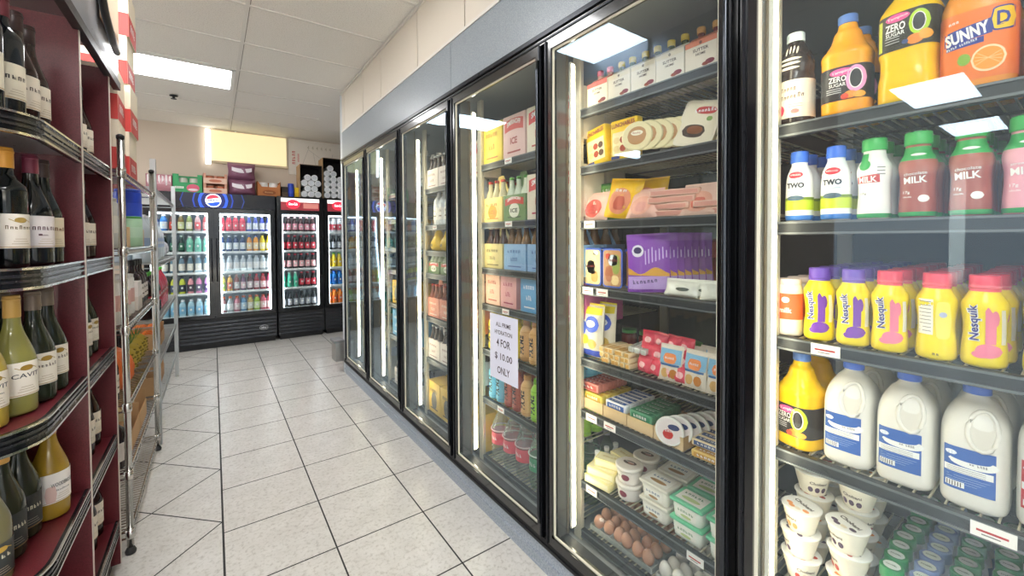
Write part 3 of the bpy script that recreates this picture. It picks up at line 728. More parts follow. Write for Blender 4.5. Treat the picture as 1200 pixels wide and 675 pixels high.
# spare dark stock deep in the bay
# ------------------------------------------------------------------ cheese and meat bay
def carrier(glassc, capc, panel, top, txt, nb=2):
    def b(r):
        w, d = .105, .075
        m = MB(); P_ = M(panel, .6); m.box(-w/2, w/2, -d/2, d/2, 0, .095, P_)
        m.prism([(-d/2+.008, .095), (d/2-.008, .095), (.004, .118), (-.004, .118)], lambda a, z_: (-w/2+.002, a, z_), lambda a, z_: (w/2-.002, a, z_), M(top, .6))
        f = flat(.0008, -d/2); m.strip(f, M(top, .6), -w/2, w/2, .078, .095, 1); m.text(f, txt[0], M('4a3b35', .6), 0, .064, .052, .010, .02); m.text(f, txt[1], M('4a3b35', .6), 0, .050, .032, .008, .02)
        m.disc(f, M('4a3b35', .6), 0, .085, .005, .005, 8); m.disc(f, M('8a3040', .6), .030, .018, .016, .008, 8); m.disc(f, M('a0503c', .6), .016, .014, .012, .006, 8)
        m.build('carton', r)
        for i in range(nb):
            x = -.026+.052*i
            m = MB(); m.lathe([(.024, .09), (.022, .104), (.0115, .122), (.0105, .138)], M(glassc, .15), 14, x, .012); m.build('bottle_neck', r)
            m = MB(); m.lathe([(.0135, .134), (.0138, .152), (.0125, .155)], M(capc, .4), 14, x, .012); m.build('bottle_cap', r)
    return b
kc1 = Kind('wine_carton', 'wine carton', carrier('d9a8a0', 'd0404c', 'efe4d2', 'd95a52', ('SUTTER', 'HOME')))
kc2 = Kind('wine_carton', 'wine carton', carrier('8a3a34', 'e8b064', 'efe4d2', 'df8464', ('SUTTER', 'HOME')))
kc3 = Kind('wine_carton', 'wine carton', carrier('5f6a3a', 'e0c23c', 'efe8da', 'e9dfc8', ('SUTTER', 'HOME')))
z = 1.896; gw = 'small wine cartons on the top shelf'
for j, (kk, y, lb) in enumerate([(kc1, 1.165, 'red-topped wine carton with pink caps beside the light tube'), (kc3, 1.055, 'cream wine carton next to the red-topped one'), (kc3, .945, 'cream wine carton in the middle of the top shelf'), (kc3, .838, 'cream wine carton with yellow cap beside the orange-topped one'), (kc2, .728, 'wine carton with orange top and orange caps'), (kc2, .618, 'orange-topped wine carton hidden partly by the door post')]):
    kk.at(lb, (1.30, y, z), RZ, gw); kk.at(lb+', the one behind', (1.39, y, z), RZ, gw)
# soft and boxed packages
def pillow(mb, w, h, d, m, z0=0, lean=0, nx=10, nz=10, crimp=.06, cr=None, wob=0):
    def P(i, j, s_):
        u = -1+2*i/nx; v = -1+2*j/nz
        t = max(0, (1-abs(u)**3.2))**.6*max(0, (1-abs(v)**3.2))**.6
        y = s_*d/2*t*(1+wob*math.sin(7*u+3*v)); zz = z0+h*(v+1)/2
        return (u*w/2*(1-.03*math.cos(v*pi)), y+lean*(zz-z0), zz)
    for s_ in (-1, 1):
        vs = [P(i, j, s_) for i in range(nx+1) for j in range(nz+1)]; fs = []
        for i in range(nx):
            for j in range(nz):
                q = i*(nz+1)+j; f_ = (q, q+nz+1, q+nz+2, q+1); fs.append(f_ if s_ < 0 else f_[::-1])
        mb.add(vs, fs, m, True)
    cm = cr or m
    for v in (0, 1):
        zz = z0+h*v; e = .007*(1 if v else -1); y0 = lean*(zz-z0)
        if not v: e = 0.004
        mb.add([(-w/2*1.03, y0-.0006, zz), (w/2*1.03, y0-.0006, zz), (w/2*1.03, y0+lean*e-.0006, zz+e), (-w/2*1.03, y0+lean*e-.0006, zz+e)], [(0, 1, 2, 3)], cm)
    def f(u, v, off=.0012):
        uu, vv = u/(w/2), 2*(v-z0)/h-1
        t = max(0, (1-min(1, abs(uu))**3.2))**.6*max(0, (1-min(1, abs(vv))**3.2))**.6
        return (u, -d/2*t*(1+wob*math.sin(7*uu+3*vv))-off+lean*(v-z0), v)
    return f
def lunch(r):
    m = MB(); m.rbox(0, 0, .062, .020, .0, .155, .008, M('f0c81e', .4)); m.build('pack', r)
    m = MB(); f = flat(.0012, -.020); f2 = flat(.002, -.020)
    m.strip(f, M('f5e7b8', .5), -.05, .05, .02, .108, 1); m.text(f2, 'LUNCHABLES', M('8a2f34', .5), 0, .136, .108, .017, .03, .05)
    for i in range(6): m.disc(f2, M(('e8d29a', 'a8452f', '5a3a2a')[i % 3], .5), -.03+.03*(i % 3), .045+.032*(i//3), .015, .013, 8)
    m.strip(f2, M('3b4a8a', .5), -.055, -.015, .006, .018, 1); m.build('label', r)
kLu = Kind('lunch_pack', 'lunch pack', lunch)
z = 1.662; kLu.at('yellow lunch pack beside the light tube on the second shelf', (1.30, 1.178, z), RZ-.1, None, (0, -.12, RZ-.1)); kLu.at('yellow lunch pack next to the stacked bowls', (1.295, 1.045, z), RZ, None, (0, .0, RZ+.02)); 
kLu.at('yellow lunch pack behind the one by the light tube', (1.36, 1.175, z), RZ)
def bowl(r):
    m = MB(); m.lathe([(.032, .022), (.036, .024), (.050, .045), (.054, .046), (.054, .050)], M('f2d25a', .4), 24); m.build('bowl', r)
    m = MB(); m.lathe([(.056, .049), (.056, .052), (.05, .054)], M('e9dcae', .4), 24); f = topf(.0545); m.disc(f, M('b98a5c', .5), 0, 0, .034, .034, 14); m.disc(topf(.0552), M('f1ead2', .5), 0, .01, .022, .010, 10); m.text(topf(.056), 'Ready', M('a03a34', .5), 0, .01, .03, .009, .02); m.build('lid', r)
kBo = Kind('food_bowl', 'food bowl', bowl)
for i in range(5): kBo.at(f'round yellow food bowl standing on edge, {ORD[i]} from the lunch packs', (1.28+.016*i, .965-.030*i, z+.054), 0, 'food bowls stood on edge', (radians(78), 0, RZ+.35))
def tray(col, lid, art, w=.12, h=.17, d=.045, txt=None, txtc='8a3a34'):
    def b(r):
        m = MB()
        def rect(hw, hh, c, y, n=4): 
            out = []
            for qx, qz, a0 in ((1, 1, 0), (-1, 1, pi/2), (-1, -1, pi), (1, -1, 3*pi/2)):
                for i in range(n+1): a = a0+i/n*pi/2; out.append((qx*(hw-c)+c*cos(a), y, h/2+qz*(hh-c)+c*sin(a)))
            return out
        m.loft([rect(w/2*.82, h/2*.85, .012, d), rect(w/2*.93, h/2*.94, .015, .004), rect(w/2, h/2, .016, .003), rect(w/2, h/2, .016, 0)], M(col, .4)); m.build('tray', r)
        m = MB(); f = flat(.001, 0); f2 = flat(.0018, 0); m.loft([rect(w/2*.88, h/2*.91, .013, 0), rect(w/2*.88, h/2*.91, .013, -.001)], M(lid, .35))
        for (c, u, v, ru, rv_) in art: m.disc(f2, M(c, .5), u*w/2, h/2+v*h/2, ru*w/2, rv_*h/2, 10, 2.4)
        if txt: m.text(flat(.0026, 0), txt[0], M(txtc, .5), txt[1]*w/2, h/2+txt[2]*h/2, w*.55, h*.09, .02, txt[3] if len(txt) > 3 else 0)
        m.build('film_lid', r)
    return b
kTr = Kind('meal_tray', 'meal tray', tray('efe6d0', 'f1e6cc', [('c9403c', .2, .55, .55, .16), ('4c3a30', -.1, -.35, .6, .28), ('c97a4c', -.05, -.3, .42, .18), ('7fa04a', .5, .2, .15, .1)], .13, .165, .04, ('Rosetto', .2, .55, .15), 'ffffff'))
kTr.at('cream meal tray with red oval brand mark leaning back on the second shelf', (1.28, .775, z+.002), 0, None, (-.30, .22, RZ+.1)); kTr.at('cream meal tray behind the leaning one', (1.34, .74, z+.002), 0, None, (-.25, .1, RZ))
# third shelf: sliced meats
z = 1.437
def greenbox(r):
    m = MB(); m.rbox(0, 0, .075, .05, 0, .16, .004, M('3f7a3c', .5)); f = flat(.001, -.05); m.strip(f, M('6fae54', .5), -.07, .07, .10, .15, 1); m.text(flat(.002, -.05), 'BAGEL', WHITE, 0, .125, .08, .02, .03); m.disc(f, M('cfd8a0', .5), -.02, .05, .03, .03); m.build('box', r)
Kind('snack_box', 'box', greenbox).at('green box standing at the back behind the sliced meat', (1.42, 1.19, z), RZ)
def meatbag(col, patch, dark, txt=None, w=.15, h=.12, d=.045, lean=.25):
    def b(r):
        m = MB(); f = pillow(m, w, h, d, M(col, .3), 0, lean, wob=.12); m.build('pouch', r)
        m = MB(); g1 = lambda u, v: f(u, v, .002); g2 = lambda u, v: f(u, v, .003)
        m.disc(g1, M(patch, .4), 0, h*.45, w*.33, h*.34, 14); m.disc(g2, M(dark, .4), .002, h*.40, w*.18, h*.18, 10, 3)
        if txt: m.text(g2, txt, WHITE, 0, h*.72, w*.4, h*.1, .03)
        m.build('label', r)
    return b
kYm = Kind('meat_pouch', 'meat pack', meatbag('f0bf1c', 'd98a6a', 'b8503c', 'Ham', .15, .15)); kPk = Kind('meat_pouch', 'meat pack', meatbag('e9b9a8', 'e3a590', 'd8968a', None, .13, .10, .04, .5))
kHam = Kind('meat_pouch', 'meat pack', meatbag('efc9bd', 'c9564c', 'b0403a', None, .13, .11, .05, .3)); kBac = Kind('bacon_pack', 'meat pack', meatbag('e9c4b2', 'e0a48c', 'c9604a', None, .14, .10, .03, .5))
kHam.at('pale pack of sliced ham beside the light tube', (1.285, 1.20, z), RZ); kYm.at('bright yellow pack of sliced meat with a round picture', (1.285, 1.075, z+.003), 0, None, (0, .12, RZ+.05)); kYm.at('yellow pack of sliced meat behind the bright yellow one', (1.34, .99, z), RZ+.1)
def flatpack(col, edge, w=.17, d=.11, h=.022, art=None):
    def b(r):
        m = MB(); m.rbox(0, 0, w/2, d/2, 0, h, .006, M(col, .35)); m.build('pack', r)
        m = MB(); f = topf(h, .0006); m.strip(f, M(edge, .4), -w*.42, w*.42, -d*.4, d*.4, 1)
        for i in range(5): m.strip(topf(h, .0012), M(art or 'c9705c', .4), -w*.40, w*.40, -d*.36+i*d*.15, -d*.30+i*d*.15, 1)
        m.strip(flat(.0008, -d/2), M(edge, .4), -w*.46, w*.46, h*.2, h*.8, 1); m.build('label', r)
    return b
kFp = Kind('sliced_meat_pack', 'meat pack', flatpack('e8bda9', 'd99a8a'))
for i in range(4): kFp.at(f'flat pink pack of sliced meat, {["bottom one of the pile","second in the pile","third in the pile","topmost of the pile"][i]} beside the yellow pack', (1.325, .86-.006*i, z+.0235*i), RZ+(.1, -.06, .12, .25)[i], 'flat pink meat packs')
for i in range(2): kFp.at(f'flat pink meat pack {["under","on top of"][i]} the second pile past the first', (1.33, .68, z+.0235*i), RZ+.2*i, 'flat pink meat packs')
kBac.at('pack of pink bacon leaning by the door post on the third shelf', (1.275, .745, z), RZ); kPk.at('pink meat pack at the front of the pile of flat packs', (1.262, .955, z), RZ, None, (0, 0, RZ))
# fourth shelf: blue trimmed tubs, purple cheese bags
z = 1.167
kTb = Kind('salad_tub', 'food tub', tray('3d5fc4', 'e9cf9c', [('e8d8a8', -.1, .2, .7, .6), ('f4f0e6', -.1, .0, .45, .35), ('d9a45c', .3, -.5, .4, .3), ('f6f2ea', .4, .75, .3, .12)], .10, .155, .06, ('Reser', -.1, .05)))
kTb2 = Kind('salad_tub', 'food tub', tray('3d5fc4', 'b98a5c', [('8fa04a', .4, .2, .4, .5), ('d9e8f2', .1, .4, .5, .28), ('a8603c', -.3, -.3, .4, .4), ('e0c890', .3, -.6, .4, .25), ('c9402c', -.4, .6, .25, .15)], .10, .155, .06, ('Pasta', .1, .4)))
kTb.at('blue-rimmed tub of yellow salad standing by the light tube', (1.275, 1.205, z), RZ, 'blue-rimmed salad tubs'); kTb2.at('blue-rimmed tub with a green and brown label beside the yellow one', (1.275, 1.098, z), RZ, 'blue-rimmed salad tubs')
kTb.at('blue-rimmed tub behind the yellow salad tub', (1.36, 1.205, z), RZ, 'blue-rimmed salad tubs'); kTb2.at('blue-rimmed tub turned sideways beside the purple bags', (1.34, 1.03, z), RZ+.9, 'blue-rimmed salad tubs')
def redbox(r):
    m = MB(); m.rbox(0, 0, .05, .04, 0, .19, .004, M('8a2a26', .5)); m.strip(flat(.001, -.04), M('c33a30', .5), -.04, .04, .12, .18, 1); m.build('box', r)
kRb = Kind('cold_box', 'box', redbox); [kRb.at(f'dark red box {ORD[i]} from the light tube at the back of the fourth shelf', (1.60, 1.18-.11*i, z), RZ, 'dark red boxes at the back') for i in range(4)]
def shred(r):
    m = MB(); f = pillow(m, .15, .205, .026, M('8a4bb4', .3), 0, .10, wob=.1); m.build('bag', r)
    m = MB(); g1 = lambda u, v: f(u, v, .002); g2 = lambda u, v: f(u, v, .003)
    m.strip(g1, M('d9a03c', .4), -.072, .072, lambda u: .060-.2*u*.2, lambda u: .078+.012*math.sin(u*60), 12, 1)
    m.strip(g1, M('b99ad8', .4), -.072, .072, .012, .058, 10, 2); m.text(g2, 'Mexican', M('4c3a6c', .5), -.01, .040, .09, .018, .03, .1)
    m.disc(g1, M('e9e2ee', .4), -.035, .150, .022, .022, 10); m.disc(g2, M('3a2a5c', .4), -.035, .152, .015, .012, 8)
    for i in range(7): m.strip(g1, M('d7b8ee', .35), -.01+.012*i, -.006+.012*i, .100+.004*i, .150+.006*(i % 3), 1, 4)
    m.build('label', r)
kSh = Kind('shredded_cheese_bag', 'cheese bag', shred)
for i in range(7): kSh.at(f'purple bag of shredded cheese, {ORD[i]} in the leaning line', (1.275+.034*i, .925-.007*i, z), 0, 'purple cheese bags', (0, -.05, RZ+.45))
def wrap(r):
    m = MB(); f = pillow(m, .12, .05, .03, M('dfe0d2', .25), 0, .4, wob=.2); m.disc(lambda u, v: f(u, v, .002), M('3c4636', .5), .01, .025, .025, .006); m.build('pouch', r)
kWr = Kind('cheese_pouch', 'cheese pouch', wrap); [kWr.at(f'small clear cheese pouch {ORD[i]} in front of the purple bags', (1.268+.02*(i % 2), .80-.07*i, z), RZ+.2*i, 'small pouches before the purple bags') for i in range(3)]
# fifth shelf: bag, sticks, red cheeses, snack packs
z = .867
def bluebag(r):
    m = MB(); f = pillow(m, .115, .215, .06, M('e9e2cc', .3), 0, .06, wob=.08, cr=M('e8d42c', .4)); m.build('bag', r)
    m = MB(); g1 = lambda u, v: f(u, v, .002); g2 = lambda u, v: f(u, v, .003)
    m.strip(g1, M('e8d42c', .4), -.055, .055, .180, .208, 10, 2); m.strip(g1, M('3c52b8', .4), -.053, .053, .008, .034, 10, 2); m.disc(g1, M('4a66d0', .4), .015, .140, .034, .034, 12); m.disc(g1, M('4a66d0', .4), -.03, .12, .018, .03, 10); m.disc(g2, WHITE, .012, .142, .022, .014, 10)
    m.disc(g1, M('e8c83c', .4), -.02, .075, .025, .02, 10); m.disc(g1, M('d8b860', .4), .02, .06, .022, .02, 10); m.text(lambda u, v: f(u, v, .004), 'string', M('2a3c9c', .5), .012, .142, .034, .010, .02); m.build('label', r)
kBb = Kind('cheese_stick_bag', 'cheese bag', bluebag); kBb.at('tall blue, white and yellow bag beside the light tube on the fifth shelf', (1.285, 1.215, z), RZ); kBb.at('blue and yellow bag behind the first tall one', (1.35, 1.21, z), RZ+.1)
def stick(col, tip, l=.13):
    def b(r):
        m = MB(); m.rbox(0, 0, .011, l/2, 0, .020, .005, M(col, .35)); m.build('wrap', r)
        m = MB(); m.strip(topf(.020, .0006), M(tip, .4), -.009, .009, -l*.42, -l*.05, 1); m.strip(flat(.0008, -l/2), M(tip, .4), -.008, .008, .003, .017, 1); m.build('label', r)
    return b
kSt = Kind('cheese_stick', 'cheese stick', stick('e8d3a8', 'c99a4c')); kSt2 = Kind('cheese_stick', 'cheese stick', stick('dfe0da', 'b9bcb0', .16))
for i in range(6):
    for j in range(3): kSt.at(f'amber cheese stick, {ORD[i]} from the tall bag, layer {("one","two","three")[j]} up', (1.325, 1.135-.025*i+.004*j, z+.0206*j), RZ+random.uniform(-.08, .08), 'cheese sticks beside the bag')
for i in range(3): kSt2.at(f'clear-wrapped white cheese stick, {ORD[i]} above the amber ones', (1.36, 1.03-.028*i, z+.0625), RZ+.2, 'white cheese sticks')
def redch(r):
    m = MB(); f = pillow(m, .062, .055, .032, M('d8465a', .3), 0, .15, wob=.25); m.disc(lambda u, v: f(u, v, .002), M('f0b8b8', .4), 0, .03, .014, .012); m.build('wrapper', r)
kRc = Kind('wrapped_cheese', 'wrapped cheese', redch)
for i in range(4):
    for j in range(3): kRc.at(f'small red-wrapped cheese in column {ORD[i]} from the sticks, {["bottom","middle","top"][j]} of the heap', (1.285+.03*j, .955-.05*i+.01*j, z+.001+.040*j), RZ+random.uniform(-.4, .4), 'small red-wrapped cheeses')
def snackp(r):
    m = MB(); f = pillow(m, .082, .115, .022, M('dcd2c0', .3), 0, .22, wob=.1); m.build('pack', r)
    m = MB(); g1 = lambda u, v: f(u, v, .002); g2 = lambda u, v: f(u, v, .003)
    m.strip(g1, M('7fb4d4', .4), -.038, .038, .060, .108, 8, 2); m.disc(g2, M('e98a4c', .4), 0, .078, .024, .017, 10, 3); m.text(lambda u, v: f(u, v, .004), 'SNACK', WHITE, 0, .078, .034, .008, .02)
    m.strip(g1, M('3c6a9c', .4), -.034, .034, .052, .059, 8); m.disc(g1, M('c9a060', .4), -.014, .028, .014, .016, 8); m.disc(g1, M('b8742c', .4), .016, .028, .014, .016, 8); m.build('label', r)
kSn = Kind('snack_pack', 'snack pack', snackp)
for i, (x, y, zz, a) in enumerate([(1.275, .845, 0, .1), (1.275, .755, 0, -.05), (1.275, .670, 0, .1), (1.325, .80, .05, .2), (1.325, .71, .055, .1), (1.36, .76, .02, 0)]):
    kSn.at('blue and orange snack pack '+['next to the red cheeses', 'in the middle of the front three', 'closest to the door post', 'propped behind the front pair', 'propped behind near the post', 'farthest back of the snack packs'][i], (x, y, z+(0 if zz < .03 else .0)), 0, 'snack packs on the fifth shelf', (-.15 if x > 1.3 else 0, 0, RZ+a))
def jar(r):
    m = MB(); m.lathe([(.03, 0), (.034, .004), (.034, .075), (.028, .085)], M('7a2a24', .25), 16); m.build('jar', r)
    m = MB(); m.lathe([(.031, .085), (.031, .100)], M('4e9a48', .4), 16); m.build('lid', r)
kJr = Kind('jar', 'jar', jar); [kJr.at(f'green-lidded red jar, {ORD[i]} behind the cheese sticks', (1.47+.02*(i % 2), 1.17-.075*i, z), RZ, 'green-lidded jars') for i in range(5)]
# sixth shelf: cheese bars in card trays and cream tubs on edge
z = .647
def cardtray(r):
    m = MB(); t = .0015; w, d, h = .115, .20, .045
    m.box(-w/2, w/2, -d/2, d/2, 0, t, CARD); m.box(-w/2, w/2, -d/2, -d/2+t, t, h, M('d9bd90', .8)); m.box(-w/2, w/2, d/2-t, d/2, t, h, CARD); m.box(-w/2, -w/2+t, -d/2+t, d/2-t, t, h, CARD); m.box(w/2-t, w/2, -d/2+t, d/2-t, t, h, CARD); m.build('tray', r)
kCt = Kind('card_tray', 'cardboard tray', cardtray)
def bar(col, lab, w=.098, h=.034, d=.03, txt='PHILA'):
    def b(r):
        m = MB(); m.rbox(0, 0, w/2, d/2, 0, h, .003, M(col, .35), 2); m.build('block', r)
        m = MB(); m.strip(topf(h, .0005), M(lab, .4), -w*.42, w*.42, -d*.32, d*.32, 1); m.text(topf(h, .0012), txt, WHITE, 0, 0, w*.6, d*.3, .03); m.strip(flat(.0006, -d/2), M(lab, .4), -w*.42, w*.42, h*.15, h*.8, 1); m.text(flat(.0012, -d/2), txt, WHITE, 0, h*.48, w*.6, h*.35, .03); m.build('label', r)
    return b
bars = [('sausage_roll', Kind('sausage_roll', 'sausage pack', bar('d98a80', 'b8544c', txt='HOT')), 1.215, 'red'), ('cheese_bar', Kind('cheese_bar', 'cheese bar', bar('e6cf62', 'c9a52c', txt='SHARP')), 1.175, 'yellow'),
        ('cream_cheese_box', Kind('cream_cheese_box', 'cream cheese box', bar('e6e8ec', '3f68b0', txt='CREAM')), 1.118, 'blue and white'), ('cream_cheese_box', Kind('cream_cheese_box', 'cream cheese box', bar('5f9a78', '2f7a58', txt='CREAM')), 1.0, 'green')]
ty = [1.197, 1.078, .960, .842]
tl = ['cardboard tray holding the yellow cheese bars', 'cardboard tray holding the blue cream cheese boxes', 'cardboard tray holding the green cream cheese boxes', 'cardboard tray holding the round tubs on edge']
for y, lb in zip(ty, tl): kCt.at(lb, (1.365, y, z), RZ, 'cardboard trays on the sixth shelf')
for bi, (nm_, kk, _, cn) in enumerate([bars[1], bars[2], bars[3]]):
    for i in range(6):
        for j in range(2): kk.at(f'{cn} {nm_.replace("_"," ")}, {ORD[i]} from the tray front, {("lower","upper")[j]} layer', (1.285+.0315*i, ty[bi], z+.002+.0345*j), RZ, f'{cn} bars in their tray')
for i in range(6): bars[0][1].at(f'red sausage pack, {ORD[i]} of the row laid on the yellow bars', (1.295+.0315*i, ty[0]+.03, z+.072), RZ, 'red sausage packs')
def edgetub(r):
    m = MB(); m.lathe([(.038, 0), (.040, .003), (.046, .020), (.049, .022), (.049, .028), (.046, .030)], M('ecebe4', .35), 26); m.build('tub', r)
    m = MB(); f = topf(.0302); m.disc(f, M('e6dcd8', .4), 0, 0, .042, .042, 16); m.disc(topf(.031), M('c9302c', .4), -.004, -.010, .018, .016, 10); m.disc(topf(.031), M('2c3c6c', .4), .014, .016, .020, .010, 10); m.text(topf(.032), 'Ritz', WHITE, .002, .002, .03, .012, .02); m.build('lid', r)
    m = MB(); m.lathe([(.0412, .005), (.0455, .017)], M('39406a', .4), 26, cap=False); m.build('label', r)
kEt = Kind('dip_tub', 'dip tub', edgetub)
for i in range(6): kEt.at(f'white, red and navy tub stood on edge, {ORD[i]} from the front', (1.285+.032*i, .84-.012*i, z+.051), 0, 'tubs stood on edge', (radians(85), 0, RZ+.3))
kCb = Kind('cheese_bar', 'cheese bar', bar('e9d7b0', '4a5f8c', .10, .022, .035, 'CREAM')); kCb2 = Kind('cheese_bar', 'cheese bar', bar('e9c568', 'c9963c', .10, .022, .035, 'SHARP'))
for i in range(6):
    kCb.at(f'white and navy cheese bar lying flat, {ORD[i]} from the front beside the tubs', (1.30+.037*i, .715, z+.030+.001*i), RZ+.05, 'flat navy bars'); kCb2.at(f'pale yellow cheese bar, {ORD[i]} from the front under the navy ones', (1.282+.037*i, .705, z+.0015), RZ+.04, 'flat yellow bars')
# seventh shelf: butter, tubs
z = .347
def butter(r):
    m = MB(); m.rbox(0, 0, .062, .032, 0, .033, .003, M('efe3a0', .45), 2); m.build('box', r)
    m = MB(); m.strip(topf(.033), M('f5edc4', .45), -.055, .055, -.026, .026, 1); m.text(topf(.034), 'BUTTER', M('c9ad4c', .5), 0, 0, .07, .014, .02); m.strip(flat(.0008, -.032), M('f5edc4', .45), -.055, .055, .006, .027, 1); m.build('label', r)
kBt = Kind('butter_box', 'butter box', butter)
for i, (x, y, zz, a) in enumerate([(1.285, 1.165, 0, .1), (1.36, 1.17, 0, .05), (1.30, 1.165, .0335, .25), (1.37, 1.16, .0335, .0), (1.33, 1.15, .067, .35), (1.44, 1.15, 0, 0), (1.43, 1.14, .0335, .1), (1.40, 1.13, .067, -.1)]):
    kBt.at('yellow butter box '+['at the front bottom of the pile', 'second at the bottom of the pile', 'on the front bottom box', 'on the second bottom box', 'topmost at the front of the pile', 'third at the bottom of the pile', 'on the third bottom box', 'topmost at the back of the pile'][i], (x, y, z+zz), RZ+a, 'butter boxes')
def rtub(r):
    m = MB(); m.lathe([(.040, 0), (.042, .003), (.050, .055)], M('e4ddd6', .4), 28); m.build('tub', r)
    m = MB(); m.lathe([(.053, .052), (.0535, .062), (.050, .065), (.044, .063)], M('efe9e0', .35), 28); f = topf(.0652); m.disc(topf(.0634), M('e9dfd4', .4), 0, 0, .042, .042, 16); m.disc(f, M('6a5a54', .5), .0, .004, .028, .014, 12); m.disc(topf(.066), M('b88a80', .5), .006, .0, .014, .008, 8); m.text(topf(.067), 'Spread', WHITE, 0, .006, .036, .009, .02); m.build('lid', r)
    m = MB(); m.lathe([(.0432, .008), (.049, .046)], M('e9e2da', .4), 28, cap=False); f = lambda u, v: ((.0445+v*.1)*sin(u/.045), -(.0445+v*.1)*cos(u/.045), v); m.disc(f, M('8a3a4c', .4), .005, .028, .016, .012, 10); m.text(f, 'BUTTER', M('5a3a44', .5), -.03, .028, .03, .008, .02); m.build('label', r)
kRt = Kind('spread_tub', 'spread tub', rtub)
for i in range(2):
    for j in range(2): kRt.at(f'round white spread tub, {("lower","upper")[j]} one {("at the front", "behind")[i]} beside the butter', (1.315+.11*i, 1.045, z+.0655*j), RZ+.2*j, 'round spread tubs')
def sqtub(col, lidc, txt, tc, dcol):
    def b(r):
        m = MB(); m.rbox(0, 0, .056, .044, 0, .055, .018, M(col, .4), 5, .9); m.build('tub', r)
        m = MB(); m.rbox(0, 0, .060, .048, .052, .064, .02, M(lidc, .35), 5); m.strip(topf(.064, .0005), M('efece2', .4), -.046, .046, -.034, .034, 1)
        f = topf(.064, .0012); m.text(f, txt, M(tc, .5), 0, .012, .07, .013, .03); m.disc(f, M(dcol, .5), 0, -.014, .034, .010, 12); m.build('lid', r)
        m = MB(); f = flat(.0012, -.042); m.strip(f, M('efece2', .4), -.036, .036, .012, .044, 1); m.text(flat(.002, -.042), txt, M(tc, .5), 0, .032, .058, .009, .02); m.disc(flat(.002, -.042), M(dcol, .5), 0, .018, .02, .005, 8); m.build('label', r)
    return b
kSq = Kind('spread_tub', 'spread tub', sqtub('e6e2d6', 'ddd8ca', 'CROCK', '3f6a8c', 'a8804c')); kGr = Kind('spread_tub', 'spread tub', sqtub('e9ede2', '6fc79a', 'OLIVIO', '4a8a5c', 'b9c98a'))
for i in range(2):
    for j in range(2): kSq.at(f'oblong cream spread tub, {("lower","upper")[j]} one {("at the front", "behind")[i]} between round and green-lidded tubs', (1.315+.11*i, .905, z+.0645*j), RZ+.1*i, 'oblong spread tubs')
for i in range(3):
    for j in range(2): kGr.at(f'spread tub with mint green lid, {("lower","upper")[j]} one {("in front", "in the second rank", "in the third rank")[i]}', (1.31+.105*i, .775-.0*i, z+.0645*j), RZ+.06*i, 'mint-lidded spread tubs')
for i in range(2): kGr.at(f'mint-lidded spread tub by the door post, {("lower","upper")[i]} one', (1.31, .645, z+.0645*i), RZ, 'mint-lidded spread tubs')
def smallb(r):
    m = MB(); m.lathe([(.016, 0), (.018, .003), (.018, .05), (.010, .07), (.009, .08)], M('dcdcd2', .3), 14); m.build('body', r)
    m = MB(); m.lathe([(.0115, .078), (.0115, .092)], WHITE, 12); m.build('cap', r)
kSb = Kind('small_bottle', 'bottle', smallb)
for i in range(3): kSb.at(f'tiny clear bottle {ORD[i]} from the front beside the butter', (1.34+.06*i, 1.237, z), RZ, 'tiny clear bottles')
# eggs on the cooler floor shelf
z = .137
def eggtray(cx):
    def b(r):
        m = MB(); w, d = .15, .125; P_ = M('b9bcb6', .4)
        m.box(-w, w, -d, d, 0, .004, P_)
        for i in range(7): x = -w+.3*i/6; m.box(x-.002, x+.002, -d, d, .004, .022, P_)
        for i in range(6): y = -d+.25*i/5; m.box(-w, w, y-.002, y+.002, .004, .022, P_)
        m.build('tray', r)
    return b
def egg(col):
    def b(r):
        m = MB(); n = 10; pr = []
        for i in range(n+1):
            a = -pi/2+pi*i/n; zz = sin(a); pr.append((max(.0005, .0225*cos(a)*(1-.12*zz)), .029+.029*zz))
        m.lathe(pr, M(col, .45), 16, cap=False); m.build('shell', r)
    return b
ket = Kind('egg_tray', 'egg tray', eggtray(0)); keb = Kind('egg', 'egg', egg('d8a184')); kew = Kind('egg', 'egg', egg('efeae0'))
for ti, (ty_, kk, cn, dx) in enumerate([(1.065, keb, 'brown', 0), (.745, kew, 'white', 0)]):
    ket.at(f'clear plastic tray under the {cn} eggs on the lowest shelf', (1.40, ty_, z), RZ, 'egg trays')
    for i in range(6):
        for j in range(5):
            kk.at(f'{cn} egg, {ORD[j]} row from the glass, {ORD[i]} from the aisle end', (1.40-.10+.05*j, ty_+.125-.05*i, z+.008+random.uniform(0, .003)), random.uniform(0, 3), f'{cn} eggs', (random.uniform(-.2, .2), random.uniform(-.2, .2), random.uniform(0, 3)))
def eggcover(r):
    m = MB(); m.rbox(0, 0, .155, .128, .004, .082, .012, CLEARP, 3); m.build('cover', r)
kec = Kind('egg_pack_cover', 'plastic cover', eggcover)
kec.at('clear plastic cover over the brown eggs', (1.40, 1.065, z-.001), RZ, 'egg pack covers')
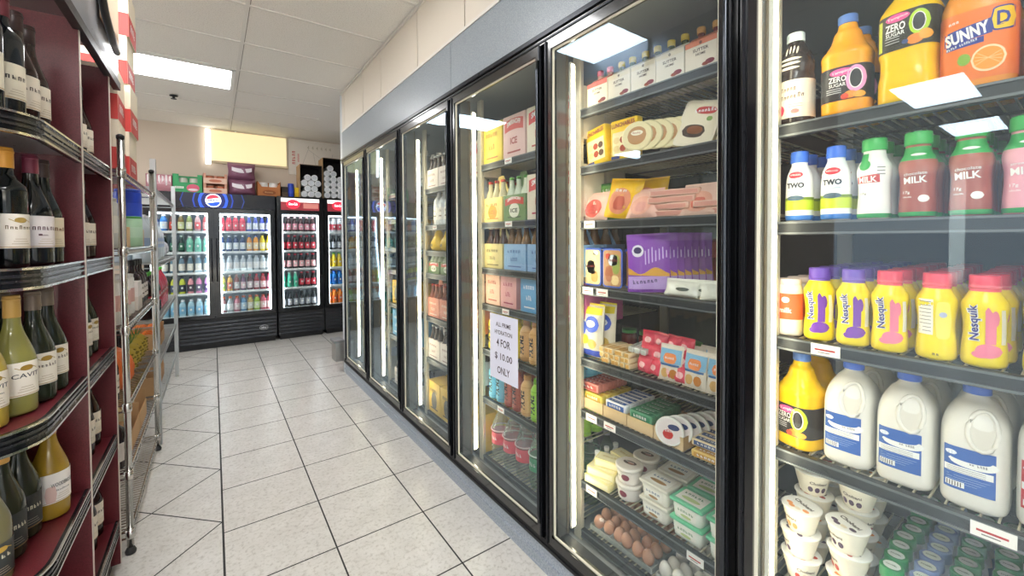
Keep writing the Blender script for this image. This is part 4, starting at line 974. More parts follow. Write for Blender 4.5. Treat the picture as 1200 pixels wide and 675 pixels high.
# ------------------------------------------------------------------ drinks in the four farther bays
def carrier6(panel, txt, tc, glass, cap, arch=None, w=.19, d=.125, h=.135, blob=None, full=False):
    def b(r):
        m = MB(); P_ = M(panel, .6); H = .22 if full else h
        m.box(-w/2, w/2, -d/2, d/2, 0, H, P_)
        if not full:
            m.prism([(-w/2, h), (w/2, h), (w*.18, h+.10), (w*.12, h+.125), (-w*.12, h+.125), (-w*.18, h+.10)], lambda a, z_: (a, -.002, z_), lambda a, z_: (a, .002, z_), P_)
        f = flat(.0008, -d/2); f2 = flat(.0016, -d/2)
        if arch: m.strip(f, M(arch, .5), -w*.42, w*.42, lambda u: H*.66-1.6*u*u, lambda u: H*.92-1.6*u*u, 10)
        if blob: m.disc(f, M(blob, .5), 0, H*.4, w*.24, H*.28, 12)
        m.text(f2, txt[0], WHITE if arch else M(tc, .5), 0, H*.79 if arch else H*.7, w*.62, H*.12, .03, 0, 0, .012 if arch else 0)
        if len(txt) > 1: m.text(f2, txt[1], M(tc, .5), 0, H*.40, w*.32, H*.16, .03)
        m.strip(f, M(tc, .5), -w*.3, w*.3, H*.12, H*.16, 1); m.build('carton', r)
        if not full:
            for i in range(3):
                for j in (-1, 1):
                    x, y = -.062+.062*i, j*.031; m = MB(); m.lathe([(.0285, h-.03), (.028, h), (.022, h+.025), (.0135, h+.05), (.0125, h+.085)], M(glass, .15), 12, x, y); m.build('bottle', r)
                    m = MB(); m.lathe([(.0142, h+.082), (.0142, h+.094), (.010, h+.097)], M(cap, .3, .4), 12, x, y); m.build('bottle_cap', r)
    return b
def prime(col, col2):
    def b(r):
        B = Body([(0, .028, .028, 2), (.004, .033, .033, 2), (.02, .0355, .0355, 2), (.06, .034, .034, 2), (.10, .0355, .0355, 2), (.14, .0355, .0355, 2), (.160, .031, .031, 2), (.178, .019, .019, 2), (.185, .017, .017, 2)])
        m = MB(); B.solid(m, M(col, .3), 24)
        for k_ in range(2): zz = .018+.130*k_; B.band(m, M(col2, .3), zz, zz+.003, .001)
        m.build('body', r); m = MB(); cap_(m, .183, .208, .020, M(col2, .3)); m.build('cap', r)
        m = MB(); f = B.f(.0014); m.text(f, 'PRIME', M('2a2c30', .5), 0, .085, .095, .030, .04, pi/2); m.build('label', r)
    return b
SODG = glass_mat('clear_bottle', (.90, .94, .90), haze=.16); SODN = glass_mat('green_bottle', (.72, .90, .74), haze=.16)
def soda(col, lab, ring='e9c9c9', h=.30, txt='SODA', capc='e8e4e4', gm=None):
    def b(r):
        s_ = h/.30; B = Body([(0, .035*s_, .035*s_, 2), (.006, .047*s_, .047*s_, 2), (.03, .052*s_, .052*s_, 2), (.15*s_, .052*s_, .052*s_, 2), (.19*s_, .048*s_, .048*s_, 2), (.235*s_, .030*s_, .030*s_, 2), (.27*s_, .014, .014, 2), (.285*s_, .0135, .0135, 2)])
        m = MB(); B.solid(m, gm or M(col, .12, 0, .0), 26); m.build('body', r); m = MB(); cap_(m, .283*s_, .30*s_, .0155, M(capc, .4)); m.build('cap', r)
        m = MB(); B.band(m, M(lab, .4), .09*s_, .155*s_); m.text(B.f(.0014), txt, WHITE, 0, .122*s_, .06*s_, .02*s_, .03); m.build('label', r)
        if ring:
            m = MB(); rr = .056*s_; m.tube([(rr*cos(2*pi*i/20), rr*sin(2*pi*i/20), .168*s_) for i in range(20)], .0035, M(ring, .4), 6, True); m.build('carry_ring', r)
    return b
def gourd(r):
    B = Body([(0, .03, .03, 2), (.006, .048, .048, 2), (.035, .060, .060, 2), (.07, .052, .052, 2), (.10, .034, .034, 2), (.13, .026, .026, 2), (.145, .015, .015, 2)])
    m = MB(); B.solid(m, M('e3bd22', .3), 22); m.build('body', r); m = MB(); m.lathe([(.014, .143), (.013, .160), (.006, .168)], M('5a4a1c', .5), 12); m.build('cap', r)
    m = MB(); m.disc(B.f(.001), M('7c6a1a', .5), 0, .04, .016, .012, 8); m.build('label', r)
def spirit(glass, lab, capc, sq=2.0, h=.28, rr=.038, lc='5a4a3a', txt='GIN'):
    def b(r):
        B = Body([(0, rr*.85, rr*.85, sq), (.005, rr, rr, sq), (.02, rr*1.02, rr*1.02, sq), (h*.55, rr*1.02, rr*1.02, sq), (h*.66, rr*.85, rr*.85, 2), (h*.74, rr*.42, rr*.42, 2), (h*.86, .0145, .0145, 2), (h*.9, .0145, .0145, 2)])
        m = MB(); B.solid(m, M(glass, .12), 22); m.build('body', r); m = MB(); cap_(m, h*.88, h, .0165, M(capc, .35)); m.build('cap', r)
        m = MB(); B.band(m, M(lab, .5), h*.14, h*.45); m.text(B.f(.0014), txt, M(lc, .5), 0, h*.36, rr*1.1, h*.06, .02); m.strip(B.f(.0014), M(lc, .5), -rr*.5, rr*.5, h*.22, h*.25, 4); m.build('label', r)
    return b
cSM = Kind('drink_carrier', 'bottle carrier', carrier6('eadfc8', ('SMIRNOFF', 'ICE'), 'b84a48', 'e3e0d8', 'c94040', 'd8514e', full=True))
cSG = Kind('drink_carrier', 'bottle carrier', carrier6('6f8f5c', ('SMIRNOFF', 'ICE'), '3a4a35', 'cfd8c0', '5fa04a', 'c9403c', blob='e9ead8'))
cYL = Kind('drink_carrier', 'bottle carrier', carrier6('eed85a', ('LEMON', 'ALE'), 'c27a2c', 'c9a44c', 'd05a3c', full=True))
cYO = Kind('drink_carrier', 'bottle carrier', carrier6('f0dc8a', ('SUN', 'ICE'), 'd8873a', 'd8cfa8', 'c94a3c', blob='ee9a2c'))
cRD = Kind('drink_carrier', 'bottle carrier', carrier6('e8c6c0', ('SMIRNOFF', 'ICE'), 'a8484a', 'efe9e0', 'c94040', 'd5605c', full=True))
cTN = Kind('drink_carrier', 'bottle carrier', carrier6('c9bb80', ('EXTRA', 'LAGER'), '5c5430', '4a2c1a', 'e0c69a'))
cBL = Kind('drink_carrier', 'bottle carrier', carrier6('8fb6dc', ('LIGHT', 'BEER'), '3a5a9c', '7a5a3c', 'd8d8d0'))
cPK = Kind('drink_carrier', 'bottle carrier', carrier6('e3a8a8', ('ROSE', 'CAN'), 'a83a5c', 'd8b0a8', 'c94040', full=True, h=.13))
cMG = Kind('can_carton', 'can carton', carrier6('c8689c', ('BERRY', 'CAN'), 'f4e6ee', 'd8b0a8', 'c94040', full=True)); cBE = Kind('can_carton', 'can carton', carrier6('e9c0a8', ('PEACH', 'CAN'), 'b0584c', 'd8b0a8', 'c94040', full=True)); cBU = Kind('can_carton', 'can carton', carrier6('6fb0e0', ('LIGHT', 'CAN'), 'f4f6fa', 'd8b0a8', 'c94040', full=True))
cAM = Kind('drink_carrier', 'bottle carrier', carrier6('d9907a', ('HARD', 'CIDER'), 'f6e9d8', '7a3a1c', 'b8402c')); cWH = Kind('drink_carrier', 'bottle carrier', carrier6('ece2da', ('PALE', 'ALE'), '8a5a5c', '3c2a20', 'b8b8b8'))
cYK = Kind('can_carton', 'can carton', carrier6('e6c04a', ('HONEY', 'ALE'), '4c4228', 'c9a44c', 'd05a3c', full=True, blob='6a6452'))
pY = Kind('sports_drink_bottle', 'sports drink bottle', prime('f2dc14', 'd9bf0c')); pC = Kind('sports_drink_bottle', 'sports drink bottle', prime('7fcbe6', '59b0d4')); pR = Kind('sports_drink_bottle', 'sports drink bottle', prime('b8604c', '9c4a3c'))
pO = Kind('sports_drink_bottle', 'sports drink bottle', prime('e8b878', 'd39a58')); pL = Kind('sports_drink_bottle', 'sports drink bottle', prime('a8e03c', '86c424'))
sP = Kind('soda_bottle', 'soda bottle', soda('d9dcd4', 'e05a68', gm=SODG)); sG = Kind('soda_bottle', 'soda bottle', soda('a9cfa8', '5aa87a', 'd8ead8', gm=SODN))
vA = Kind('liquor_bottle', 'liquor bottle', spirit('d9dee0', 'f2efe8', 'd8d4cc', txt='VODKA')); vB = Kind('liquor_bottle', 'liquor bottle', spirit('3a4436', 'ece6d8', '3a3a3a', txt='WINE')); vC = Kind('liquor_bottle', 'liquor bottle', spirit('2f8a80', '2a6a66', 'd8d4c4', txt='GIN')); vD = Kind('liquor_bottle', 'liquor bottle', spirit('dcd2b8', 'e2c98c', 'c9a04a', txt='RUM'))
gO = Kind('gourd_bottle', 'gourd bottle', gourd)
X4 = 1.325
def rank(items, d, z, ys, x=X4, back=True, step=.14, grp=None):
    for (kk, desc), y in zip(items, ys):
        kk.at(desc, (x, y, z), RZ, grp)
        if back: kk.at(desc+', second back', (x+step, y, z), RZ, grp)
S3 = SH[3]; g3 = 'drinks in the price notice bay'
rank([(cYL, 'yellow carton by the light, top shelf of the price notice bay'), (cRD, 'pink carton with red arched name on the same top shelf'), (cSM, 'cream carton with red arched name on the same top shelf'), (cSM, 'cream carton with red arched name by the near door post')], 3, S3[0], (1.94, 1.735, 1.53, 1.335))
rank([(cYO, 'pale yellow bottle carrier with an orange sun by the light'), (cSG, 'green bottle carrier with white shield on the second shelf'), (cSM, 'cream carton with red arch on the second shelf'), (cSM, 'cream carton with red arch at the near end, second shelf')], 3, S3[1], (1.94, 1.735, 1.53, 1.335))
rank([(cTN, 'tan carrier with brown bottle necks on the third shelf'), (cBL, 'light blue bottle carrier beside the tan one'), (cBL, 'light blue bottle carrier, middle of the third shelf'), (cBL, 'light blue bottle carrier at the near post')], 3, S3[2]-.0, (1.94, 1.735, 1.53, 1.335))
def small_carton(kk): return kk
for kk, desc, y in [(cBE, 'peach can carton lying low by the light tube', 1.955), (cPK, 'rose can carton beside the peach one', 1.80), (cBU, 'light blue can carton beside the rose one', 1.62), (cMG, 'magenta can carton behind the top of the price notice', 1.45), (cMG, 'magenta can carton by the near post', 1.31)]:
    o = kk.at(desc, (X4, y, S3[3]), RZ, g3); o.scale = (.75, .9, .80); o = kk.at(desc+', second back', (X4+.13, y, S3[3]), RZ, g3); o.scale = (.75, .9, .8)
def primes(kk, cn, ys, z, g=g3):
    for i, y in enumerate(ys):
        for k_ in range(3): kk.at(f'{cn} sports drink bottle, {ORD[i]} of its colour, '+('front', 'second back', 'third back')[k_], (1.295+.078*k_, y, z), RZ, g)
primes(pY, 'yellow', (1.975, 1.90, 1.825, 1.75), S3[4]); primes(pC, 'cyan', (1.455, 1.38, 1.31), S3[4]); primes(pO, 'orange', (1.675, 1.60, 1.53), S3[4])
primes(pC, 'low-shelf cyan', (1.975, 1.90), S3[5]); primes(pR, 'brownish red', (1.82, 1.745), S3[5]); primes(pO, 'low-shelf orange', (1.67, ), S3[5]); primes(pL, 'lime', (1.59, 1.51, 1.43, 1.35), S3[5])
for i, y in enumerate((1.945, 1.83, 1.715)):
    for k_ in range(3): sP.at(f'red-labelled clear soda bottle on the bay floor, {ORD[i]} from the light, '+('front', 'second back', 'third back')[k_], (1.315+.118*k_, y, S3[6]), RZ, 'large soda bottles')
for i, y in enumerate((1.60, 1.485, 1.37)):
    for k_ in range(3): sG.at(f'green soda bottle on the bay floor, {ORD[i]} past the clear ones, '+('front', 'second back', 'third back')[k_], (1.315+.118*k_, y, S3[6]), RZ, 'large soda bottles')
S2_ = SH[2]; ys = (2.72, 2.52, 2.32, 2.13)
def bays(d, z, ys, kk, desc, n=2, sx=.14, g=None, scale=None):
    for i, y in enumerate(ys):
        for k_ in range(n):
            o = kk.at(f'{desc}, {ORD[i]} from the light'+(('', ', second back', ', third back')[k_]), (X4+sx*k_, y, z), RZ, g)
            if scale: o.scale = scale
bays(2, S2_[0], ys[:2], cWH, 'white carrier of dark bottles above the gourd bottles', 2)
bays(2, S2_[0], ys[2:], cSM, 'cream carton, top shelf of the gourd bottle bay', 1)
bays(2, S2_[1], (2.74, 2.65, 2.56, 2.47, 2.38, 2.29, 2.20, 2.11), vA, 'clear white-labelled bottle, gourd bottle bay', 2, .09)
for i, (x, y, zz) in enumerate([(1.31, 2.715, 0), (1.32, 2.585, 0), (1.44, 2.72, 0), (1.44, 2.58, 0), (1.32, 2.455, 0)]): gO.at('yellow gourd-shaped bottle '+['at the front by the light', 'second at the front', 'behind the first one', 'behind the second one', 'third at the front'][i], (x, y, S2_[2]), RZ, 'yellow gourd bottles')
bays(2, S2_[3], (2.72, 2.52, 2.32), cSG, 'green carrier below the gourd bottles', 1, scale=(.95, .9, .62))
bays(2, S2_[4], ys, cAM, 'salmon carrier of amber cider bottles', 2); bays(2, S2_[5], ys, cWH, 'white carrier on the shelf below the cider', 2); 
bays(2, S2_[6], ys, cYK, 'yellow carton low in the gourd bottle bay', 2)
S1_ = SH[1]; ys = (3.49, 3.40, 3.31, 3.22, 3.13, 3.04, 2.95)
bays(1, S1_[0], ys, vA, 'clear bottle, top shelf of the spirits bay', 2, .10); bays(1, S1_[1], (3.5, 3.40, 3.31, 3.2), vB, 'dark bottle, second shelf of the spirits bay', 1, scale=(1, 1, .70)); bays(1, S1_[2], ys, vD, 'amber bottle, third shelf of the spirits bay', 2, .1, scale=(1, 1, .80))
bays(1, S1_[3], ys[:5], vC, 'teal bottle, fourth shelf of the spirits bay', 1, .1, scale=(1, 1, .62)); bays(1, S1_[4], (3.45, 3.25, 3.05), cYK, 'yellow carton in the spirits bay', 1, scale=(1, 1, .9)); bays(1, S1_[5], (3.45, 3.25, 3.05), cBU, 'bright blue carton in the spirits bay', 1, scale=(1, 1, 1)); bays(1, S1_[6], (3.42, 3.20, 3.0), cWH, 'white carrier at the foot of the spirits bay', 1)
S0_ = SH[0]; ys = (4.22, 4.11, 4.0, 3.89, 3.78)
for j, (kk, cn) in enumerate([(vA, 'clear'), (vD, 'amber'), (vB, 'dark'), (vA, 'clear'), (vC, 'teal'), (vD, 'amber')]): bays(0, S0_[j], ys, kk, f'{cn} bottle, {ORD[j]} shelf of the farthest bay', 1, scale=(1, 1, .78))

# ------------------------------------------------------------------ wine shelving
PXF = -.335
w_ = thing('wine_shelf_unit', 'dark maroon wine shelving with a rounded end facing the camera', 'shelf unit', (0, 0, 0))
EDGE = M('cfc4b8', .5)
for y0, y1 in ((1.875, 1.895), (2.335, 2.36)):
    m = MB(); m.box(-1.25, PXF, y0, y1, 0.02, 2.06, MAROON); m.box(PXF, PXF+.0015, y0+.001, y1-.004, 0.02, 2.06, EDGE); m.build('side_panel', w_)
m = MB(); m.box(-1.27, -1.25, 1.0, 2.36, .02, 2.3, MAROON); m.build('back_panel', w_)
def lipped(parent, outline, z, name='shelf', lip_pts=None):
    m = MB(); m.prism(outline, lambda a, b: (a, b, z-.022), lambda a, b: (a, b, z), MAROON)
    m.prism([(x*1.0, y) for x, y in outline], lambda a, b: (a, b, z-.026), lambda a, b: (a, b, z-.022), M('a9a8ac', .3, .6)); s_ = m.build(name, parent)
    m = MB(); n = len(lip_pts); L = M('4c4c50', .25, .8)
    for (o0, o1, z0, z1, mm) in ((0, .008, -.046, .006, M('1c1d22', .25, .4)), (.008, .013, .001, .006, CHROME), (.008, .012, -.016, -.009, L), (.008, .012, -.028, -.022, L), (.008, .013, -.046, -.040, CHROME)):
        loops = []
        for i, (x, y) in enumerate(lip_pts):
            a = Vector(lip_pts[max(0, i-1)]); b = Vector(lip_pts[min(n-1, i+1)]); d = (b-a).normalized(); nx, ny = d.y, -d.x
            loops.append([(x+nx*o0, y+ny*o0, z+z0), (x+nx*o1, y+ny*o1, z+z0), (x+nx*o1, y+ny*o1, z+z1), (x+nx*o0, y+ny*o0, z+z1)])
        m.loft(loops, mm, True, False)
    m.build('price_rail', s_); return s_
WZ = [1.655, 1.295, .925, .56, .20]
R_ = .13
arc = [(PXF-.012-R_+R_*cos(a), 1.385+R_-R_*sin(a)) for a in [i*pi/2/8 for i in range(9)]]   # from aisle side round to the end
lip = [(-1.2, 1.385)]+arc[::-1]+[(PXF-.012, 1.872)]
for z in WZ:
    lipped(w_, [(-1.248, 1.385)]+arc[::-1]+[(PXF-.012, 1.874), (-1.248, 1.874)], z, 'shelf', lip)
    lipped(w_, [(-1.248, 1.896), (PXF-.012, 1.896), (PXF-.012, 2.334), (-1.248, 2.334)], z, 'shelf', [(PXF-.012, 1.898), (PXF-.012, 2.332)])
m = MB(); m.box(-1.25, PXF-.03, 1.45, 2.36, 0, .12, M('2a1216', .5)); m.build('plinth', w_)
m = MB(); SLV = M('aeb0b8', .3, .5)
m.box(PXF-.02, PXF+.005, 1.25, 2.53, 2.06, 2.75, SLV); m.box(PXF-.012, PXF+.012, 1.25, 2.53, 2.03, 2.062, M('2e2a2c', .4)); m.box(-1.25, PXF-.02, 1.25, 2.53, 2.20, 2.22, M('8a6a76', .5)); m.build('header_panel', w_)
sg = thing('framed_board', 'tan board with dark curved frame fixed on the shelving header', 'board', (PXF+.005, 2.10, 2.12), pi/2)
m = MB(); m.box(.02, .30, -.022, -.008, .06, .50, M('c9a88a', .6)); m.box(.04, .28, -.024, -.022, .08, .48, M('d9c2a8', .6)); m.build('board', sg)
m = MB(); m.tube([(-.30, -.02, .52), (-.28, -.03, .30), (-.20, -.035, .14), (-.06, -.035, .04), (.10, -.03, .01), (.26, -.02, .02)], .012, M('1c1a1c', .35), 8); m.tube([(-.30, -.012, .62), (-.24, -.012, .34), (-.14, -.012, .2), (.0, -.012, .12), (.02, -.012, .5)], .008, M('2c2a2c', .35), 8); m.build('frame', sg)

def wine(glass, cap, lab, kind, txt, tc='3a3230', liquid=None, capl=.05, lab_lo=.05, lab_hi=.135, mark=None, txt2=None, edge_patch=None):
    def b(r):
        if kind == 'bord': P_ = [(0, .030, .030, 2), (.005, .0365, .0365, 2), (.012, .0375, .0375, 2), (.19, .0375, .0375, 2), (.205, .035, .035, 2), (.222, .021, .021, 2), (.235, .0150, .0150, 2), (.295, .0142, .0142, 2)]
        else: P_ = [(0, .031, .031, 2), (.005, .039, .039, 2), (.014, .0405, .0405, 2), (.125, .0405, .0405, 2), (.15, .038, .038, 2), (.18, .029, .029, 2), (.21, .0195, .0195, 2), (.235, .0152, .0152, 2), (.295, .0142, .0142, 2)]
        B = Body(P_, smooth=kind != 'bord'); m = MB(); B.solid(m, M(glass, .07), 32); m.build('glass_body', r)
        m = MB(); m.lathe([(.0152, .300-capl), (.0158, .300-capl+.002), (.0154, .298), (.0145, .301), (.004, .3015)], M(cap, .35, .1), 24); m.lathe([(.0162, .288), (.0164, .290), (.0162, .294)], M(cap, .35, .1), 24); m.build('capsule', r)
        m = MB(); a0 = 1.25; rr = B.at(.08)[0]+.0007
        f = lambda u, v: ((rr)*sin(u/rr), -(rr)*cos(u/rr), v); g_ = lambda u, v: ((rr+.0007)*sin(u/rr), -(rr+.0007)*cos(u/rr), v)
        hw = rr*a0; m.strip(f, M(lab, .55), -hw, hw, lab_lo, lab_hi, 18, 1); H = lab_hi-lab_lo
        m.text(g_, txt, M(tc, .5), 0, lab_lo+H*.60, min(.055, .011*len(txt)), H*.13, .01)
        if txt2: m.text(g_, txt2, M(tc, .5), 0, lab_lo+H*.40, .034, H*.07)
        for q in range(3): m.strip(g_, M('b9a890' if lab != '2b2c2c' else '8a8578', .5), -.018+.003*q, .018-.003*q, lab_lo+H*(.12+.07*q), lab_lo+H*(.135+.07*q), 4)
        m.strip(g_, M('b08a3c', .4, .4), -hw, hw, lab_lo+H*.03, lab_lo+H*.045, 12)
        if mark: m.disc(g_, M(mark, .4, .3), 0, lab_lo+H*.82, .013, H*.08, 10); m.strip(g_, M(mark, .5), -.022, .022, lambda u: lab_lo+H*(.80+.04*sin(u*200)), lambda u: lab_lo+H*(.82+.04*sin(u*200)), 14)
        if edge_patch: m.disc(g_, M(edge_patch, .5), -.028, lab_lo+H*.3, .012, H*.28, 8, 4)  # pinkish patch near one edge of the label
        m.build('label', r)
    return b
wA = Kind('wine_bottle', 'wine bottle', wine('14181c', '6a2c34', 'e9e0cc', 'bord', 'SALI', mark=None)); wB = Kind('wine_bottle', 'wine bottle', wine('101414', 'd99a3c', 'eee6dc', 'bord', 'Cambria', '6a5a3c', mark='b89a58')); wC = Kind('wine_bottle', 'wine bottle', wine('17191a', '7a2f44', 'e6dfe0', 'burg', 'MERLOT', '5a3a44', mark=None, edge_patch=None, txt2='V'))
wD = Kind('wine_bottle', 'wine bottle', wine('1c201c', '4c3a38', 'e3d6bc', 'burg', 'Oaked', '8a5a3c')); wE = Kind('wine_bottle', 'wine bottle', wine('a8923a', 'e6c98c', 'efe6da', 'burg', 'CAVIT', '4a4a50', mark='a8873c', capl=.055, txt2='Collection')); wF = Kind('wine_bottle', 'wine bottle', wine('8a8648', 'c9a055', 'efe8dc', 'burg', 'CAVIT', '4a4a50', mark='a8873c', capl=.055))
wG = Kind('wine_bottle', 'wine bottle', wine('23281c', '7a6a5c', 'efe8dc', 'burg', 'Coastal', '5a4c44', mark='a8873c')); wH = Kind('wine_bottle', 'wine bottle', wine('a3822a', 'd9a050', 'efe9e4', 'burg', 'WOODBRIDGE', '3a3a40', capl=.06, edge_patch='d8b8b0', txt2='Chardonnay', mark=None)); wI = Kind('wine_bottle', 'wine bottle', wine('2c2e20', 'e0aa58', '2b2c2c', 'burg', 'RESERVE', 'd8d2bc', capl=.055, lab_lo=.03, lab_hi=.12)); wJ = Kind('wine_bottle', 'wine bottle', wine('6f6a4c', 'd9a050', '3a3d3c', 'burg', 'BRUT', 'd8d2bc', capl=.06, lab_lo=.02, lab_hi=.10, mark='c9a24a'))
wK = Kind('wine_bottle', 'wine bottle', wine('15110f', 'ddd6cc', 'efe8dc', 'bord', 'ROSSO', '7a3a34')); wL = Kind('wine_bottle', 'wine bottle', wine('2a1512', '3a2624', 'ece2d2', 'burg', 'PINOT', '4a3a34'))
RW = pi/2-.35
def wrow(kk, desc, x, y, z, n=1, dx=-.088, g='wine bottles on the maroon shelving', rz=None):
    for i in range(n): kk.at(desc+(('', ', second back', ', third back', ', fourth back')[i]), (x-.014+dx*i, y+.012*i, z+.0008), RW if rz is None else rz, g)
z = WZ[0]; rz0 = pi/2-.75
wrow(wA, 'dark bottle on the top wine shelf at its rounded corner', -.405, 1.452, z, 3, rz=rz0-.5); wrow(wA, 'dark bottle with cream label lettered near its top, top wine shelf', -.395, 1.545, z, 3, rz=rz0+.15); wrow(wL, 'dark bottle half hidden on the top wine shelf', -.395, 1.635, z, 3); wrow(wL, 'dark bottle last before the maroon panel, top wine shelf', -.395, 1.725, z, 3)
z = WZ[1]
wrow(wB, 'dark bottle at the rounded corner of the second wine shelf', -.437, 1.494, z, 3, rz=rz0); wrow(wB, 'dark bottle with gold capsule on the second wine shelf', -.405, 1.583, z, 3, rz=rz0+.1); wrow(wC, 'dark bottle with burgundy capsule and pale label', -.385, 1.678, z, 3, rz=rz0+.1); wrow(wD, 'dark bottle behind the burgundy capsule one, by the panel', -.385, 1.770, z, 3, rz=rz0+.1)
z = WZ[2]
wrow(wE, 'golden white wine bottle with large white label at the third shelf corner', -.428, 1.493, z, 3, rz=rz0); wrow(wF, 'white wine bottle with cork-coloured capsule beside the golden one', -.402, 1.586, z, 3, rz=rz0); wrow(wG, 'dark green bottle with grey-brown capsule and white label, third shelf', -.388, 1.678, z, 3, rz=rz0); wrow(wG, 'dark green bottle with grey-brown capsule nearest the maroon panel', -.385, 1.776, z, 3, rz=rz0)
z = WZ[3]
wrow(wJ, 'pale bottle with dark label at the fourth shelf corner', -.428, 1.493, z, 3, rz=rz0); wrow(wI, 'dark bottle with amber capsule and black label on the fourth shelf', -.430, 1.590, z, 3, rz=rz0); wrow(wI, 'dark bottle with amber capsule beside the golden chardonnay', -.425, 1.683, z, 3, rz=rz0)
wrow(wH, 'golden chardonnay bottle with white label and amber capsule', -.385, 1.763, z, 3, rz=rz0+.1)
z = WZ[4]
for j, y in enumerate((1.455, 1.548, 1.64, 1.735)): wrow(wI, f'dark bottle low on the bottom wine shelf, {ORD[j]} from the corner', -.42, y, z, 2)
bay2 = [(0, wL, wL, 'dark bottle'), (1, wK, wL, 'dark red bottle with white capsule'), (2, wG, wG, 'green bottle with pale label'), (3, wL, wL, 'dark bottle with cream label'), (4, wL, wL, 'dark bottle with cream label')]
for j, ka, kb_, ds in bay2:
    for i, y in enumerate((1.96, 2.065, 2.17, 2.275)):
        wrow(ka if i < 2 else kb_, f'{ds}, {ORD[j]} shelf of farther wine bay, {ORD[i]} along', -.40, y, WZ[j], 2)

# ------------------------------------------------------------------ wire racks
def rack(name, label, y0, y1, zs, top, x0=-.80, x1=-.315, round_=True, mat=CHROME):
    o = thing(name, label, 'rack', (0, 0, 0))
    for x in (x0, x1):
        for y in (y0, y1):
            m = MB()
            if round_:
                m.tube([(x, y, .03), (x, y, top)], .0125, mat, 12); m.lathe([(.018, 0), (.02, .012), (.012, .03)], M('2a2a2c', .5), 12, x, y); m.lathe([(.014, top-.002), (.014, top+.012), (.006, top+.018)], BLACKM, 12, x, y)
                for z in zs: m.lathe([(.0135, z-.035), (.0165, z-.03), (.0175, z+.004), (.0135, z+.006)], mat, 12, x, y)
            else: m.box(x-.015, x+.015, y-.02, y+.02, 0, top, mat)
            m.build('post', o)
    for z in zs:
        m = MB()
        for x in (x0, x1): m.box(x-.003, x+.003, y0, y1, z-.006, z, mat); m.box(x-.003, x+.003, y0, y1, z-.034, z-.028, mat)
        for y in (y0, y1): m.box(x0, x1, y-.003, y+.003, z-.006, z, mat); m.box(x0, x1, y-.003, y+.003, z-.034, z-.028, mat)
        n = int((y1-y0)/.05)
        for x in (x0, x1):
            for i in range(n): a = y0+(y1-y0)*i/n; b_ = y0+(y1-y0)*(i+1)/n; c = (a+b_)/2; m.tube([(x, a, z-.030), (x, c, z-.006), (x, b_, z-.030)], .0018, mat, 4)
        n = int((y1-y0)/.0254)
        for i in range(1, n): y = y0+(y1-y0)*i/n; m.box(x0, x1, y-.0016, y+.0016, z-.003, z, mat)
        m.build('wire_shelf', o)
    return o
RA = [1.67, 1.33, .99, .655, .36, .10]
rack('wire_rack', 'chrome wire rack between the maroon shelving and the flat-bar rack', 2.425, 3.52, RA, 1.80)
RB = [1.72, 1.21, .82, .53, .25]
rack('storage_rack', 'galvanised flat-bar rack nearest the wide drinks fridge', 3.62, 5.33, RB, 1.90, round_=False, mat=ZINC)
def cbox(c1, c2, w, d, h, open_=False, txt=None):
    def b(r):
        m = MB(); t = .004
        if open_:
            A = M(c1, .8); m.box(-w/2, w/2, -d/2, d/2, 0, t, A); m.box(-w/2, w/2, -d/2, -d/2+t, t, h*.6, A); m.box(-w/2, w/2, d/2-t, d/2, t, h, A); m.box(-w/2, -w/2+t, -d/2+t, d/2-t, t, h, A); m.box(w/2-t, w/2, -d/2+t, d/2-t, t, h, A)
        else: m.box(-w/2, w/2, -d/2, d/2, 0, h, M(c1, .8))
        f = flat(.001, -d/2)
        if c2: m.strip(f, M(c2, .6), -w*.5, w*.5, h*.0 if not open_ else h*.05, h*.48, 1); m.add([(w/2+.001, -d/2, 0), (w/2+.001, d/2, 0), (w/2+.001, d/2, h*.48), (w/2+.001, -d/2, h*.48)], [(0, 1, 2, 3)], M(c2, .6)); m.add([(-w/2-.001, -d/2, 0), (-w/2-.001, d/2, 0), (-w/2-.001, d/2, h*.48), (-w/2-.001, -d/2, h*.48)], [(0, 3, 2, 1)], M(c2, .6))
        if not open_: m.strip(topf(h, .0008), M('d8c49c', .5), -w/2, w/2, -.025, .025, 1)
        if txt: m.text(flat(.002, -d/2), txt, WHITE if c2 else M('6a4a30', .6), 0, h*.25, w*.6, h*.18, .02)
        m.build('carton', r)
    return b
kbr = Kind('carton', 'carton', cbox('e6d9c2', 'c9433e', .236, .26, .235, txt='CUPS'))
zb = RA[0]
for i in range(4): kbr.at(f'white and red carton on the wire rack, {["bottom one","second up","third up","topmost"][i]} of the tall stack', (-.462+.008*(i % 2), 2.925+.006*(i % 2), zb+.001+.2365*i), pi/2, 'white and red cartons')
for i in range(2): kbr.at(f'white and red carton next to the tall stack, {("lower","upper")[i]} one', (-.47, 2.665, zb+.001+.2365*i), pi/2+.03, 'white and red cartons')
kpk = Kind('snack_pouch', 'pouch', lambda r: pillow_b(r, 'b8447c', .14, .17, .05)); 
def pillow_b(r, c, w, h, d, c2='e9d8e0'):
    m = MB(); f = pillow(m, w, h, d, M(c, .35), 0, .05, wob=.1); m.disc(lambda u, v: f(u, v, .002), M(c2, .5), 0, h*.55, w*.28, h*.22, 10); m.build('pouch', r)
kgn = Kind('snack_pouch', 'pouch', lambda r: pillow_b(r, 'a8c08a', .14, .15, .05, 'f0eee0'))
for i in range(2): kpk.at(f'magenta pouch on the rack top, {ORD[i]} past the red cartons', (-.40, 3.15+.11*i, zb+.002), pi/2, 'magenta pouches')
kgn.at('pale green pouch at the far end of the rack top', (-.40, 3.39, zb+.002), pi/2)
